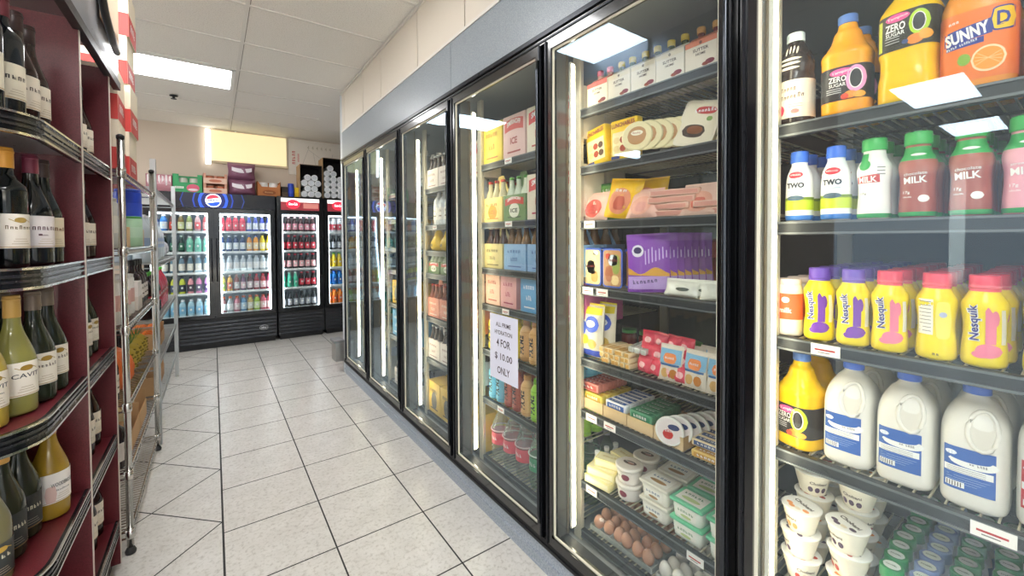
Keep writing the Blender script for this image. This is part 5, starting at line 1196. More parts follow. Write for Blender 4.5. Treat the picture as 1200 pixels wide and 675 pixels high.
kcb = Kind('cardboard_box', 'cardboard box', cbox('d8b98e', None, .18, .2, .10)); kcs = Kind('cardboard_box', 'cardboard box', cbox('d3b184', None, .14, .16, .10)); kco = Kind('open_box', 'open cardboard box', cbox('c79f72', None, .26, .30, .15, True)); kwb = Kind('white_box', 'white box', cbox('e8e4de', 'd8cfc4', .14, .2, .15))
def canis(col, top, rr=.055, h=.2, capc=None):
    def b(r):
        m = MB(); m.lathe([(rr*.92, 0), (rr, .005), (rr, h*.9), (rr*.9, h*.95)], M(col, .3), 22); m.build('body', r); m = MB(); m.lathe([(rr*.95, h*.94), (rr*.95, h), (rr*.8, h*1.01)], M(top, .4), 22); m.build('lid', r)
        m = MB(); m.lathe([(rr+.0008, h*.3), (rr+.0008, h*.65)], M(capc or 'f0eee8', .5), 22, cap=False); m.build('label', r)
    return b
kbl = Kind('canister', 'canister', canis('2f4fd0', '3a5ad8', .06, .22, '3f5fe0')); kgc = Kind('canister', 'canister', canis('a8cfae', '4f9a4c', .05, .16, 'b8d8be')); kwc = Kind('canister', 'canister', canis('ece8e4', 'd8d4d0', .05, .2, 'd8a8a0')); kjr = Kind('clear_jar', 'jar', canis('cfd0cc', 'b9b4ae', .055, .22, 'e6e2d8')); kdb = Kind('dark_bottle', 'bottle', spirit('2a1a1c', 'e8dfd8', '1c1c1e', h=.26, rr=.04))
z = RA[1]+.001
kbl.at('bright blue canister on the second rack shelf', (-.39, 3.19, z+.1005), 0); kcb.at('cardboard box under the blue canister', (-.44, 3.19, z), pi/2) ; kgc.at('green canister beside the blue one', (-.36, 3.01, z+.0), 0)
kjr.at('clear jar near the thick front post, second rack shelf', (-.40, 2.55, z), 0); kjr.at('clear jar behind the first one, second rack shelf', (-.53, 2.56, z), 0); kcs.at('small cardboard box on the second rack shelf past the jars', (-.42, 2.76, z), pi/2); kcb.at('cardboard box by the far post, second rack shelf', (-.46, 3.38, z), pi/2-.1)
kcb.at('cardboard box behind the jars, second rack shelf', (-.66, 2.80, z), pi/2); kcb.at('cardboard box at the rear of the second rack shelf', (-.66, 3.05, z), pi/2)
z = RA[2]+.001
for i, y in enumerate((2.52, 2.64, 2.76, 2.88)): kwc.at(f'white tub on the third rack shelf, {ORD[i]} from the thick post', (-.385, y, z), 0, 'white tubs'); 
kwb.at('white box past the white tubs on the third rack shelf', (-.43, 3.03, z), pi/2); kwb.at('white box behind the white tubs', (-.60, 2.8, z), pi/2)
for i, y in enumerate((3.18, 3.28, 3.38, 3.46)): kdb.at(f'dark bottle on the third rack shelf, {ORD[i]} past the white box', (-.38, y, z), pi/2, 'dark bottles on the rack'); 
for i, y in enumerate((2.52, 2.64)): kdb.at(f'dark bottle on the third rack shelf behind the tubs, {ORD[i]}', (-.52, y, z), pi/2, 'dark bottles on the rack')
def pine(r):
    m = MB(); m.lathe([(.02, 0), (.05, .02), (.058, .06), (.05, .11), (.03, .13)], M('b8a03c', .7), 14); 
    for i in range(5):
        for j in range(10): a = 2*pi*(j+.5*(i % 2))/10; m.box(.056*cos(a)-.004, .056*cos(a)+.004, .056*sin(a)-.004, .056*sin(a)+.004, .025+.018*i, .033+.018*i, M('7a6a20', .7))
    m.build('fruit', r)
    m = MB()
    for j in range(9): a = 2*pi*j/9; m.add([(.012*cos(a), .012*sin(a), .12), (.012*cos(a+.7), .012*sin(a+.7), .12), (.05*cos(a+.3), .05*sin(a+.3), .19)], [(0, 1, 2)], M('4f7a34', .6)); 
    m.build('leaf_crown', r)
kpi = Kind('pineapple', 'pineapple', pine)
z = RA[3]+.001
for i, y in enumerate((2.86, 3.0, 3.14, 3.28, 3.42)): kpi.at(f'small pineapple on the fourth rack shelf, {ORD[i]} from the thick post', (-.40, y, z), .5*i, 'pineapples')
for i, y in enumerate((2.50, 2.80)): kdb.at(f'dark bottle on the fourth rack shelf, {ORD[i]} from the thick post', (-.39, y, z), pi/2, 'dark bottles on the rack')
kcb.at('cardboard box behind the pineapples', (-.62, 3.1, z), pi/2)
def netbag(c, w, h, d):
    def b(r):
        m = MB(); pillow(m, w, h, d, M(c, .5), 0, .0, wob=.3); m.build('bag', r); m = MB(); m.box(-w*.3, w*.3, -.004, .004, h-.002, h+.03, M('e8e4dc', .5)); m.build('tag_header', r)
    return b
kor = Kind('orange_bag', 'bag of oranges', netbag('e8763a', .18, .20, .13)); kor.at('tall orange mesh bag on the fourth rack shelf behind the thick post', (-.40, 2.66, RA[3]+.001), pi/2)
z = RA[4]+.001
kdb.at('dark bottle beside the thick post on the fifth rack shelf', (-.37, 2.49, z), pi/2)
kcs.at('small cardboard box at the back of the fifth rack shelf', (-.6, 3.3, z), pi/2)
kco.at('open cardboard box with a paper bag on the fifth rack shelf', (-.48, 2.78, z), pi/2); kco.at('second open cardboard box, toward the far post on the fifth rack shelf', (-.48, 3.05, z), pi/2)
def papbag(r):
    m = MB(); pillow(m, .17, .20, .10, M('c9b48a', .7), 0, .1, wob=.25); m.build('bag', r)
kpb = Kind('paper_bag', 'paper bag', papbag); kpb.at('crumpled tan bag standing in the first open box', (-.42, 2.78, z+.006), pi/2); kpb.at('crumpled tan bag standing in the second open box', (-.42, 3.05, z+.006), pi/2-.2)
# second rack
z = RB[1]+.001
kjug = Kind('water_jug', 'clear jug', soda('cfdde6', '9fb6d8', None, .33, 'WATER', 'e6eaee'))
for i, y in enumerate((3.80, 3.93, 4.06, 4.20, 4.36, 4.52)):
    kjug.at(f'large clear bottle on the flat-bar rack, {ORD[i]} from the chrome rack', (-.39, y, z), pi/2, 'clear bottles on the flat-bar rack')
    if i % 2: kjug.at(f'large clear bottle in the rear row of the flat-bar rack, {ORD[i//2]}', (-.52, y, z), pi/2, 'clear bottles on the flat-bar rack')
kwr = Kind('wrapped_pack', 'wrapped pack', lambda r: pillow_b(r, 'c9ccd4', .22, .16, .14, 'e8e8ee')); kwr.at('pale wrapped pack bulging beyond the far flat post', (-.42, 4.85, z), pi/2); kwr.at('second pale wrapped pack by the far flat post', (-.42, 5.12, z), pi/2)
z = RB[2]+.001
kcola = Kind('cola_bottle', 'cola bottle', soda('2a1414', 'b8283a', None, .31, 'COLA', '5fd03c')); kcolr = Kind('cola_bottle', 'cola bottle', soda('c02a44', 'a8202c', None, .31, 'SODA', '5fd03c'))
for i, y in enumerate((3.78, 3.90, 4.02, 4.16, 4.30, 4.44, 4.6, 4.75)):
    kk = kcola if i < 4 else kcolr; kk.at(f'{"dark cola" if i < 4 else "red soda"} bottle with green cap on the flat-bar rack, {ORD[i]} along', (-.385, y, z), pi/2, 'green-capped soda bottles')
z = RB[3]+.001
def orange(r): 
    m = MB(); m.lathe([(.0005, 0), (.02, .004), (.036, .018), (.040, .037), (.036, .057), (.02, .071), (.0005, .074)], M('ee7a22', .5), 18, cap=False); m.build('peel', r); m = MB(); m.lathe([(.003, .0735), (.004, .076)], M('5a7a34', .6), 6); m.build('stem_scar', r)
kOr = Kind('orange', 'orange', orange)
kco.at('open cardboard box under the oranges', (-.50, 4.10, z), pi/2); kco.at('second open cardboard box under the oranges', (-.50, 4.45, z), pi/2)
for b_, yb in enumerate((4.10, 4.45)):
    for i in range(3):
        for j in range(3): kOr.at(f'orange in the {("first","second")[b_]} open box, row {("one","two","three")[i]} from the aisle, {ORD[j]} along', (-.415-.08*i, yb-.075+.078*j, z+.075), 0, 'oranges in the open boxes')
for i in range(2):
    kco.at(f'open cardboard box low on the flat-bar rack, {ORD[i]} from the chrome rack', (-.50, 3.95+.42*i, RB[4]+.001), pi/2); 
kpb.at('paper bag in the low box on the flat-bar rack', (-.46, 3.95, RB[4]+.007), pi/2)
# ------------------------------------------------------------------ reach-in fridges
FY = 6.42
FLED = M('f4faff', .5, emit=FRIDGE_E); FIN = M('dfe6ea', .4); FWH = M('e9eef0', .4)
def fridge(label, x0, x1, top, doors, header, zg0=.06, zg1=.36, zd1=1.76):
    o = thing('drinks_fridge', label, 'fridge', ((x0+x1)/2, FY, 0)); hw = (x1-x0)/2; D = .72
    m = MB(); t = .04
    m.box(-hw, -hw+t, .05, D, .06, top, BLACKM); m.box(hw-t, hw, .05, D, .06, top, BLACKM); m.box(-hw+t, hw-t, .05, D, top-.05, top, BLACKM); m.box(-hw+t, hw-t, .05, D, .06, .40, BLACKM); m.box(-hw+t, hw-t, D-.03, D, .40, top-.05, FIN)
    m.box(-hw+t, -hw+t+.004, .05, D-.03, .40, top-.05, FIN); m.box(hw-t-.004, hw-t, .05, D-.03, .40, top-.05, FIN); m.box(-hw+t, hw-t, .05, D-.03, .40, .404, FIN); m.build('cabinet', o)
    m = MB(); m.box(-hw, hw, .0, .05, zg0, zg1+.02, BLACKM)
    n = 6
    for i in range(n): zz = zg0+.02+(zg1-zg0-.02)*i/n; m.box(-hw+.01, hw-.01, -.012, .0, zz, zz+.026, M('4a4d52', .25, .7))
    m.build('grille', o)
    m = MB(); m.box(-hw+.02, hw-.02, .03, D-.02, 0, .06, BLACKM); m.build('base', o)
    if doors > 1:
        m = MB(); m.box(-.03, .03, .05, .11, .40, zd1, BLACK); m.build('centre_post', o)
    if header: header(o, hw, zd1, top)
    W_ = 2*hw/doors
    for k_ in range(doors):
        c = -hw+W_*(k_+.5); a = W_/2-.006; s_ = .055
        d = MB(); z0, z1 = .375, zd1 if header else top-.02
        for bx in ((-a, -a+s_, z0, z1), (a-s_, a, z0, z1), (-a+s_, a-s_, z0, z0+.05), (-a+s_, a-s_, z1-.05, z1)): d.box(c+bx[0], c+bx[1], .0, .048, bx[2], bx[3], BLACK)
        do = d.build('door', o)
        g_ = MB(); g_.box(c-a+s_, c+a-s_, .020, .024, z0+.05, z1-.05, FGLASS); g_.build('glass', do)
        hnd = MB(); hx = c+(a-.02)*(1 if k_ == doors-1 and doors > 1 else (-1 if doors > 1 else 1))
        if doors > 1: hx = c+(a-.02)*(1 if k_ == 0 else -1)
        hnd.tube([(hx, 0, .85), (hx, -.03, .88), (hx, -.03, 1.35), (hx, 0, 1.38)], .008, DARKAL, 8); hnd.build('handle', do)
        for sx in (-1, 1):
            l = MB(); xx = c+sx*(a-s_-.006); l.box(xx-.008, xx+.008, .052, .062, z0+.06, z1-.06, FLED); l.build('light_tube', o)
        l = MB(); l.box(c-a+s_, c+a-s_, .055, .07, z1-.075, z1-.06, FLED); l.build('top_light', o)
        for zz in FZ:
            m = MB(); m.box(c-a+.02, c+a-.02, .075, .60, zz-.012, zz-.006, FWH); m.box(c-a+.02, c+a-.02, .070, .075, zz-.022, zz+.006, FWH); m.build('shelf', o)
    return o
FZ = [1.475, 1.215, .960, .700, .425]
def head_pepsi(o, hw, z0, z1):
    m = MB(); m.box(-hw, hw, -.01, .05, z0+.004, z1, M('0a0d18', .25)); zc = (z0+z1)/2+.004; f = flat(.0008, -.01); f2 = flat(.0016, -.01)
    for i, (rr, c) in enumerate([(.33, '1a3480'), (.318, '0a0f26'), (.21, '1c3ea8'), (.195, '0a1030'), (.155, '2c5ae0'), (.125, '0c1a5c')]): m.strip(flat(.0006+.0004*i, -.01), M(c, .3, emit=.5), -rr, rr, lambda u, rr=rr: zc-min(.088, math.sqrt(max(0, rr*rr-u*u))), lambda u, rr=rr: zc+min(.088, math.sqrt(max(0, rr*rr-u*u))), 24)
    e = flat(.0036, -.01); R0 = .082; F_ = lambda c: M(c, .4, emit=1.5)
    m.disc(e, F_('f4f6fa'), 0, zc, R0, R0, 24); g1 = flat(.0044, -.01); rr = R0*.9; hh = lambda u: math.sqrt(max(0, rr*rr-u*u))
    m.strip(g1, F_('e02c3c'), -rr, rr, lambda u: min(zc+hh(u), zc+.024+.010*sin(u/rr*1.6)), lambda u: zc+hh(u), 20); m.strip(g1, F_('1c3fc0'), -rr, rr, lambda u: zc-hh(u), lambda u: max(zc-hh(u), zc-.022+.010*sin(u/rr*1.6)), 20)
    m.text(flat(.0052, -.01), 'PEPSI', F_('1a2038'), 0, zc+.001, .112, .024, .05); m.build('header_sign', o)
def head_coke(mirror=False):
    def h(o, hw, z0, z1):
        m = MB(); m.box(-hw, hw, -.01, .05, z1-.02, z1, BLACK); m.box(-hw, -hw+.05, 0, .05, z0, z1-.02, BLACK); m.box(hw-.05, hw, 0, .05, z0, z1-.02, BLACK); a = hw-.05
        m.box(-a, a, 0.0, .05, z0+.004, z1-.02, M('8a3038', .4, emit=.5)); f = flat(.001, 0.0); f2 = flat(.0018, .0); zc = z0+.075
        m.strip(f, M('f0ecea', .4, emit=1.0), -a, a, z0+.115, z1-.02, 1); m.strip(f, M('a86a62', .4, emit=.8), a*.15, a*.95, z0+.03, z0+.10, 1)
        m.disc(f2, M('e0283c', .4, emit=1.1), -a*.38, zc+.01, .085, .062, 18); m.text(flat(.0026, 0), 'Coca-Cola', M('f8f4f4', .4, emit=1.2), -a*.38, zc+.012, .11, .035, .02, 0, .15); m.build('header_sign', o)
    return h
f1 = fridge('wide black fridge with two glass doors and a round red white and blue emblem', -.665, .685, 1.95, 2, head_pepsi)
f2_ = fridge('narrow black fridge with red and white header beside the wide fridge', .705, 1.285, 1.955, 1, head_coke(), zd1=1.77)
f3_ = fridge('narrow black fridge at the corner, half hidden by the cooler wall', 1.295, 1.875, 1.955, 1, head_coke(), zd1=1.77)
m = MB(); f = flat(.0008, -.012); zc = .20; m.disc(f, M('c9ccd0', .3, .5), .52, zc, .05, .032, 16); m.disc(flat(.0014, -.012), M('1c1d20', .4), .52, zc, .045, .028, 16); m.text(flat(.002, -.012), 'idw', M('d8dade', .4), .52, zc, .06, .03, .03); m.build('badge', f1)
def fb(body, lab, cap, kind='std'):
    def b(r):
        if kind == 'std': P_ = [(0, .027, .027, 2), (.006, .031, .031, 2), (.13, .031, .031, 2), (.165, .024, .024, 2), (.19, .012, .012, 2), (.20, .012, .012, 2)]
        elif kind == 'wide': P_ = [(0, .03, .03, 2.6), (.006, .034, .034, 2.8), (.13, .034, .034, 2.8), (.16, .028, .028, 2.2), (.178, .017, .017, 2), (.19, .017, .017, 2)]
        else: P_ = [(0, .024, .024, 2), (.006, .029, .029, 2), (.03, .031, .031, 2), (.09, .026, .026, 2), (.12, .029, .029, 2), (.16, .018, .018, 2), (.185, .012, .012, 2), (.20, .012, .012, 2)]
        B = Body(P_, sub=2); h = P_[-1][0]; m = MB(); B.solid(m, M(body, .2), 14); m.build('body', r)
        m = MB(); cap_(m, h-.004, h+.014, .0145 if kind != 'wide' else .019, M(cap, .4), 10); m.build('cap', r)
        m = MB(); B.band(m, M(lab, .4), .035, .120, .0008, 14); m.disc(B.f(.0016), WHITE, 0, .082, .012, .014, 6); m.build('label', r)
    return b
fk = {}
def fbk(body, lab, cap, kind='std'):
    k = (body, lab, cap, kind)
    if k not in fk: fk[k] = Kind('drink_bottle', 'drink bottle', fb(*k))
    return fk[k]
def fill(fname, xs, j, specs, desc, grp):
    for i, x in enumerate(xs):
        s_ = specs[i] if i < len(specs) else specs[-1]
        dd = desc[i] if isinstance(desc, (list, tuple)) else desc
        for k_ in range(2): fbk(*s_).at(f'{dd} bottle, {ORD[j]} shelf of {fname}, {ORD[i]} along'+(', rear row' if k_ else ''), (x, FY+.115+.075*k_, FZ[j]-.005), 0, grp)
T = [('5a2a1c', 'c94a3c', 'f0eee8'), ('6a5a2c', 'd8e0b0', 'f0eee8'), ('8a9a5c', 'e8ead0', 'f0eee8'), ('c9a0a0', 'd85a5c', 'f0eee8'), ('b84a4c', 'e8a0a0', 'f0eee8')]
xl = [-.565+.082*i for i in range(7)]
BW = ('3f7fd0', 'd8e6f4', 'f0f4f8', 'wide')
fill('the first fridge door', xl, 0, [BW, BW]+T, ['blue', 'blue', 'brown tea', 'olive tea', 'green tea', 'pink tea', 'red tea'], 'bottles behind the first fridge door')
DG = ('12302a', '2a6a4c', 'b8c8c0', 'curve'); TQ = ('8fd8c0', '6fc0a8', 'e8f0ec', 'wide'); fill('the first fridge door', xl, 1, [TQ, DG, DG, DG, TQ, TQ, TQ], ['teal', 'dark green', 'dark green', 'dark green', 'teal', 'teal', 'teal'], 'bottles behind the first fridge door')
WB = ('6a8a9c', 'e8e6dc', 'e8ecf0', 'std'); fill('the first fridge door', xl, 2, [WB]*7, 'blue and white', 'bottles behind the first fridge door')
fill('the first fridge door', xl, 3, [('d8dc4c', '3a4a6c', '3a3a5c'), ('d8dc4c', '3a4a6c', '3a3a5c'), ('d8dc4c', '3a4a6c', '3a3a5c'), ('c9d84c', '2a3a4c', '3a3a5c'), ('e8a0a8', '4a3a4c', '3a3a5c'), ('d880b0', '4a2a5c', '3a3a5c'), ('b880c8', '4a2a6c', '3a3a5c')], ['yellow', 'yellow', 'yellow', 'lime', 'pink', 'magenta', 'violet'], 'bottles behind the first fridge door')
fill('the first fridge door', xl, 4, [('a8d0e0', '7fb8d8', 'e8f0f8', 'wide')]*7, 'clear water', 'bottles behind the first fridge door')
xr = [.095+.074*i for i in range(8)]; fn = 'the second fridge door'; gr = 'bottles behind the second fridge door'
RD = ('d8344a', 'e8606c', 'f0e6e8', 'wide'); PU = ('4a5ab8', 'dfe2f0', 'd8dcf0', 'curve'); fill(fn, xr, 0, [RD]*4+[PU]*4, ['red']*4+['violet and white']*4, gr)
NB = ('2c3c6c', 'd8dfe8', 'e8ecf4', 'std'); fill(fn, xr, 1, [NB]*4+[('e89a2c', 'f0d8a8', '3a5ac0')]*2+[('e8d03c', 'f0e8b8', 'e8d03c')]*2, ['navy and white']*4+['orange']*2+['yellow']*2, gr)
fill(fn, xr, 2, [('b8c4cc', 'e8eaec', 'd8dce0', 'wide')]*8, 'pale silver', gr)
fill(fn, xr, 3, [('d8d060', '8ab04c', 'd8e0c8'), ('d8a84c', 'b85a3c', 'd8c8c0'), ('8a4a4c', 'c8c0c4', 'c8a0a0'), ('6a4a6c', 'd8b8c0', 'a8506c'), ('5a2a34', 'd8c8cc', 'c05060'), ('8a2a34', 'e0c8cc', 'c03c48'), ('a83a44', 'e8c8cc', 'c03c48'), ('b85a7c', 'f0d0dc', 'c83c58')], ['lime', 'amber', 'maroon', 'plum', 'dark red', 'red', 'red and white', 'rose'], gr)
fill(fn, xr, 4, [('8a5a5c', 'd8e4e8', 'c8643c', 'wide'), ('a8b4b8', 'e8eeee', 'c8643c', 'wide'), ('c07c8c', 'e0c8cc', 'c8643c', 'wide'), ('5a8ab0', 'b8d0e0', 'c8643c', 'wide'), ('b8a05c', 'd8d8c8', 'c8643c', 'wide'), ('9ac040', 'd8e8b0', 'c8643c', 'wide'), ('c05a6c', 'e8c8c8', 'a83c2c', 'wide'), ('c05a6c', 'e8c8c8', 'a83c2c', 'wide')], ['brown', 'grey', 'pink', 'blue', 'straw', 'green', 'rose', 'rose']*1, gr)
xf = [.785+.0765*i for i in range(6)]; fn = 'the red-header fridge'; gr = 'bottles in the narrow fridge'
PKL = ('3a2024', 'e8a0b0', 'e8c8d0', 'curve'); CL = ('2a1014', 'd03044', 'c83044', 'curve'); CLW = ('241416', 'e8b0b4', 'c83044', 'curve'); TE = ('58c8a8', '48b090', 'c8e8dc', 'curve'); ZZ = ('26282c', 'b8bcc4', '26282c', 'curve')
for j, (sp, de) in enumerate([([PKL]*6, 'pink-labelled cola'), ([CL]*6, 'red-labelled cola'), ([CLW]*6, 'pale-labelled cola'), ([TE]*3+[CL]*3, ['teal']*3+['red-labelled cola']*3), ([ZZ]*6, 'black and silver')]): fill(fn, xf, j, sp, de, gr)
xg = [1.375+.0765*i for i in range(4)]; fn = 'the corner fridge'; gr = 'bottles in the corner fridge'
for j, (sp, de) in enumerate([([('d8dfe4', 'c85060', 'e0e4e8', 'wide')]*4, 'clear'), ([ZZ]*4, 'black'), ([('e8d03c', 'e0c020', '3aa048', 'curve')]*4, 'yellow'), ([('2f8ad8', '1c6ac0', '2a5ac0', 'wide')]*4, 'blue'), ([('f08a2c', 'e86a1c', 'e8702c', 'wide')]*4, 'orange')]): fill(fn, xg, j, sp, de, gr)
# ------------------------------------------------------------------ goods on top of the fridges
TZ = 1.951; BY = 6.56
def shrink(c1, c2, w, d, h):
    def b(r):
        m = MB(); m.rbox(0, 0, w/2, d/2, 0, h, .01, M(c1, .2), 3); f = flat(.001, -d/2)
        for i in range(7):
            u = -w*.42+w*.84*i/6; m.strip(f, M(c2, .25), u-.008, u+.008, lambda q: h*.5+.03*sin(q*90+i), lambda q: h*.94+.01*sin(q*120), 4)
        m.strip(f, M('c9a0a8', .3), -w*.45, w*.45, h*.44, h*.48, 1); m.build('wrapped_pack', r)
    return b
Kind('wrapped_pack', 'wrapped pack', shrink('b8808a', 'e8e0e2', .24, .2, .20)).at('clear-wrapped pink and white pack on the fridge nearest the racks', (-.51, BY, TZ), 0)
def greenc(r):
    w, d, h = .29, .2, .22; G_ = M('2f9a5c', .5); m = MB(); t = .004
    m.box(-w/2, w/2, -d/2, d/2, 0, t, G_); m.box(-w/2, w/2, -d/2, -d/2+t, t, h*.55, G_); m.box(-w/2, -w/2+.06, -d/2, -d/2+t, h*.55, h, G_); m.box(w/2-.05, w/2, -d/2, -d/2+t, h*.55, h, G_); m.box(-w/2, w/2, d/2-t, d/2, t, h, G_); m.box(-w/2, -w/2+t, -d/2, d/2, t, h, G_); m.box(w/2-t, w/2, -d/2, d/2, t, h, G_)
    f = flat(.001, -d/2); m.disc(f, M('d85a78', .5), .05, .055, .065, .048, 14); m.disc(flat(.0018, -d/2), M('f0e0e4', .5), .05, .035, .05, .014, 10); m.strip(f, M('e8efe4', .5), -.125, -.04, .045, .07, 1); m.text(flat(.0018, -d/2), 'NOODLE', M('2f7a4c', .5), -.082, .057, .07, .014, .02); m.build('carton', r)
Kind('open_carton', 'carton', greenc).at('green cut-out carton with a pink oval on the wide fridge', (-.24, BY, TZ), 0)
ktn = Kind('food_can', 'can', canis('cfd2c4', 'b9bcae', .045, .10, 'dfe2d0')); [ktn.at(f'pale can standing in the green carton, {("first","second")[i]}', (-.29+.11*i, BY-.02, TZ+.006+.0), 0, 'cans in cartons').__setattr__('scale', (1, 1, 1.75)) for i in range(2)]
def peach(r):
    w, d, h = .25, .2, .125; A = M('d9a088', .7); m = MB(); t = .004
    m.box(-w/2, w/2, -d/2, d/2, 0, t, A); m.box(-w/2, w/2, -d/2, -d/2+t, t, h*.55, M('e8c4b0', .7)); m.box(-w/2, -w/2+.03, -d/2, -d/2+t, h*.55, h, A); m.box(w/2-.03, w/2, -d/2, -d/2+t, h*.55, h, A); m.box(-w/2, w/2, d/2-t, d/2, t, h, A); m.box(-w/2, -w/2+t, -d/2, d/2, t, h, A); m.box(w/2-t, w/2, -d/2, d/2, t, h, A)
    m.disc(flat(.001, -d/2), M('c9785c', .6), 0, .035, .07, .018, 10); m.build('tray', r)
kpe = Kind('cardboard_tray', 'cardboard tray', peach); kc_ = Kind('food_can', 'can', canis('b8684c', '9c8a70', .045, .10, 'a85a40'))
for j in range(2):
    kpe.at(f'peach cardboard tray between green carton and purple packs, {("lower","upper")[j]} one', (.035, BY, TZ+.126*j), 0)
    for i in range(2): kc_.at(f'copper-coloured can in the {("lower","upper")[j]} peach tray, {("first","second")[i]}', (-.02+.11*i, BY-.02, TZ+.006+.126*j), 0, 'cans in cartons')
def purple(r):
    m = MB(); pillow(m, .30, .21, .18, M('8a5a72', .3), 0, 0, wob=.12); f = flat(.002, -.09)
    m.strip(lambda u, v: (u, -.091-.004*cos(u*12), v), M('ece4ea', .3), -.11, .11, lambda u: .11-.03*(1-(u/.12)**2), lambda u: .155-.02*(1-(u/.12)**2), 10, 2); m.build('wrap', r)
kpu = Kind('wrapped_pack', 'wrapped pack', purple); kpu.at('purple wrapped pack under the other purple one', (.32, BY, TZ), 0); kpu.at('purple wrapped pack stacked on the other one', (.32, BY, TZ+.206), 0)
def crate(r):
    w, d, h = .27, .2, .20; A = M('b5713f', .7); m = MB(); t = .005
    m.box(-w/2, w/2, -d/2, d/2, 0, t, A); m.box(-w/2, w/2, -d/2, -d/2+t, t, h*.62, A); m.box(-w/2, w/2, d/2-t, d/2, t, h, A)
    for s_ in (-1, 1): m.prism([(-d/2, t), (d/2, t), (d/2, h), (-d/2, h)], lambda a, b: (s_*w/2, a, b), lambda a, b: (s_*(w/2-t), a, b), A); m.prism([(s_*w/2, h*.62), (s_*(w/2-.05), h*.62), (s_*w/2, h)], lambda a, b: (a, -d/2, b), lambda a, b: (a, -d/2+t, b), A)
    m.disc(flat(.001, -d/2), M('8a4c24', .7), 0, .05, .08, .03, 10); m.text(flat(.0018, -d/2), 'SAUCE', M('e8c08a', .6), 0, .05, .10, .022, .02); m.build('tray', r)
Kind('open_carton', 'carton', crate).at('orange-brown cardboard crate on the wide fridge, white tubs inside', (.625, BY, TZ), 0)
ktw = Kind('white_tub', 'tub', canis('efece8', 'f4f2ee', .055, .18, 'e8e4de'))
for i in range(2): ktw.at(f'white tub inside the orange-brown crate, {("first","second")[i]}', (.565+.12*i, BY, TZ+.006), 0, 'white tubs in the crate')
kdk = Kind('dark_box', 'box', cbox('3c3430', '5a4a3c', .08, .12, .14)); kdk.at('small dark box between crate and blue can', (.815, BY, TZ+.004), 0)
Kind('canister', 'canister', canis('2a4ac0', '3a5ad0', .04, .19, '3050d0')).at('small blue can beside the yellow box on the narrow fridge', (.895, BY-.02, TZ+.004), 0)
kyl = Kind('yellow_box', 'box', cbox('e8c42c', 'd8ae1c', .05, .1, .14)); kyl.at('small yellow box beside the blue can', (.965, BY, TZ+.004), 0)
TZ2 = 1.956
def cupbox(w, h):
    def b(r):
        d = .3; t = .006; m = MB(); A = M('15100e', .8); C_ = M('b99a74', .8)
        m.box(-w/2, w/2, -d/2, d/2, 0, t, A); m.box(-w/2, w/2, d/2-t, d/2, t, h, A); m.box(-w/2, w/2, -d/2, d/2, h-t, h, A); m.box(-w/2, -w/2+t, -d/2, d/2, t, h, A); m.box(w/2-t, w/2, -d/2, d/2, t, h, A)
        m.box(-w/2-.003, -w/2, -d/2, d/2, 0, h, C_); m.box(w/2, w/2+.003, -d/2, d/2, 0, h, C_); m.box(-w/2-.003, w/2+.003, -d/2, d/2, h, h+.003, C_); m.build('carton', r)
    return b
kb1 = Kind('open_carton', 'carton', cupbox(.285, .46)); kb1.at('tall dark open carton of white cup sleeves on the narrow fridge', (1.14, 6.58, TZ2), 0)
kb2 = Kind('open_carton', 'carton', cupbox(.36, .58)); kb2.at('taller dark open carton of white cup sleeves at the corner', (1.475, 6.58, TZ2), 0)
def sleeve(r):
    m = MB(); m.lathe([(.040, -.14), (.042, -.135), (.042, .10)], M('eceff2', .35), 20)
    m.lathe([(.042, -.135), (.044, -.139), (.040, -.143), (.034, -.139), (.032, -.13)], M('f6f8fa', .3), 20); m.disc(topf(-.1425, -.0002), M('d8dce2', .5), 0, 0, .030, .030, 14); m.build('sleeve', r)
ksl = Kind('cup_sleeve', 'stack of paper cups', sleeve)
def sleeves(x0, n_rows, cols, z0, who):
    k_ = 0
    for j in range(n_rows):
        for i in range(cols[j]):
            x = x0+.046+.0885*i+(.044 if j % 2 and cols[j] < 3 else 0)*1; ksl.at(f'white cup sleeve in {who}, row {("one","two","three","four","five","six")[j]} up, {ORD[i]} along', (x, 6.585, z0+.050+.0775*j), 0, 'white cup sleeves', (-pi/2, 0, 0)); k_ += 1
sleeves(1.005, 4, (3, 2, 3, 2), TZ2, 'the shorter dark carton'); sleeves(1.305, 6, (3, 3, 3, 3, 2, 1), TZ2, 'the taller dark carton')
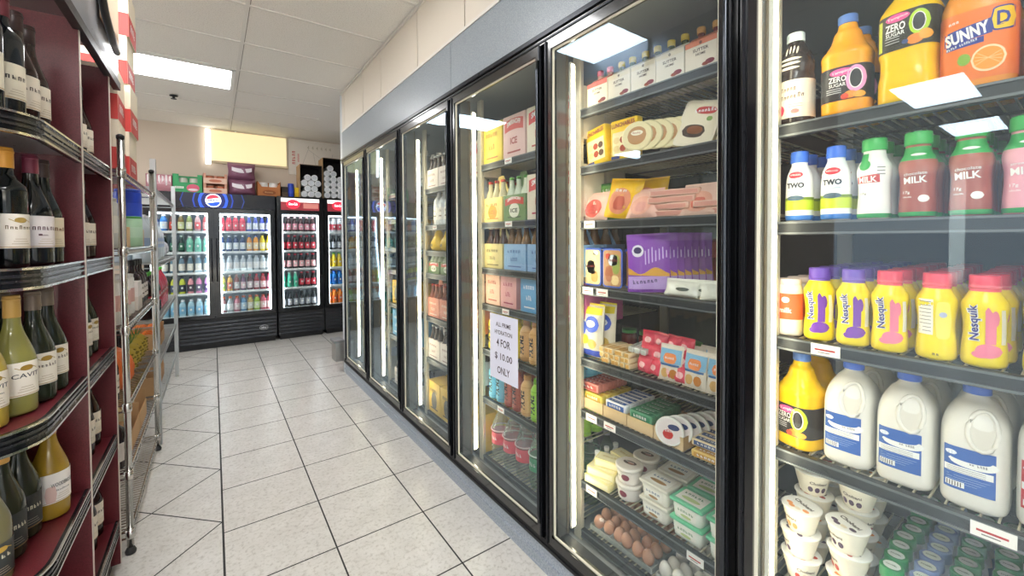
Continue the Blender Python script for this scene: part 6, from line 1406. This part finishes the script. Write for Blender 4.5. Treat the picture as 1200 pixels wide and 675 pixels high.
# ------------------------------------------------------------------ panels on the soffit, floor guard
yp = thing('lit_panel', 'pale yellow lit panel on the wall above the wide fridge', 'light panel', (.44, 6.755, 2.41), 0)
m = MB(); m.box(-.43, .43, -.02, 0, 0, .40, M('f4e6b4', .5, emit=.42)); m.build('panel', yp); m = MB(); m.box(-.44, .45, -.035, 0, -.03, 0, M('d8c8a8', .6)); m.box(.43, .445, -.025, 0, 0, .41, M('e8dcc0', .6)); m.build('ledge', yp)
tb = thing('light_tube', 'upright white light strip beside the pale yellow panel', 'light', (-.035, 6.755, 2.36), 0)
m = MB(); m.box(-.025, .025, -.03, -.003, 0, .45, M('fffaf0', .5, emit=3.0)); m.build('tube', tb); m = MB(); m.box(-.03, .03, -.003, 0, -.005, .455, WHITE); m.build('mount', tb)
bd = thing('wall_board', 'white board with faint line drawing and upright red lettering', 'board', (1.28, 6.755, 2.36), 0)
m = MB(); m.box(-.38, .50, -.012, 0, -.05, .46, M('e9e2d8', .5)); f = flat(.001, -.012); LG = M('b8b4ae', .6)
for k_ in range(6): m.text(f, '4', M('b9b09c', .6), -.12+.06*k_, .36, .024, .05)
for a, b_ in (((-.20, .10), (-.12, .33)), ((-.12, .33), (.18, .12)), ((-.20, .10), (.18, .12)), ((-.05, .28), (-.02, .08)), ((.18, .12), (.22, .30))):
    L = math.hypot(b_[0]-a[0], b_[1]-a[1]); nx, ny = -(b_[1]-a[1])/L*.002, (b_[0]-a[0])/L*.002; m.add([(a[0]+nx, -.0135, a[1]+ny), (a[0]-nx, -.0135, a[1]-ny), (b_[0]-nx, -.0135, b_[1]-ny), (b_[0]+nx, -.0135, b_[1]+ny)], [(0, 1, 2, 3)], LG)
m.text(f, 'STORE', M('c94a44', .5), -.31, .20, .20, .045, .03, pi/2); m.text(f, 'RULES', M('c94a44', .5), -.25, .20, .12, .025, .03, pi/2); m.build('board', bd)
m = MB(); m.box(.36, .41, -.016, -.012, -.05, .46, M('c9343c', .5)); m.build('red_strip', bd)
struct(MB().box(.262, .278, 6.745, 6.755, 2.3, ZC-.01, WHITE).build('trim_4'))
gd = thing('metal_guard', 'low grey metal guard rail standing at the end of the cooler', 'guard', (1.03, 4.72, 0), 0)
m = MB(); m.box(-.04, .045, -.27, -.10, .12, .31, STEEL); m.build('body', gd); m = MB(); m.box(-.055, .045, -.275, -.095, .31, .335, M('8d9091', .4, .6)); m.build('top_rail', gd)
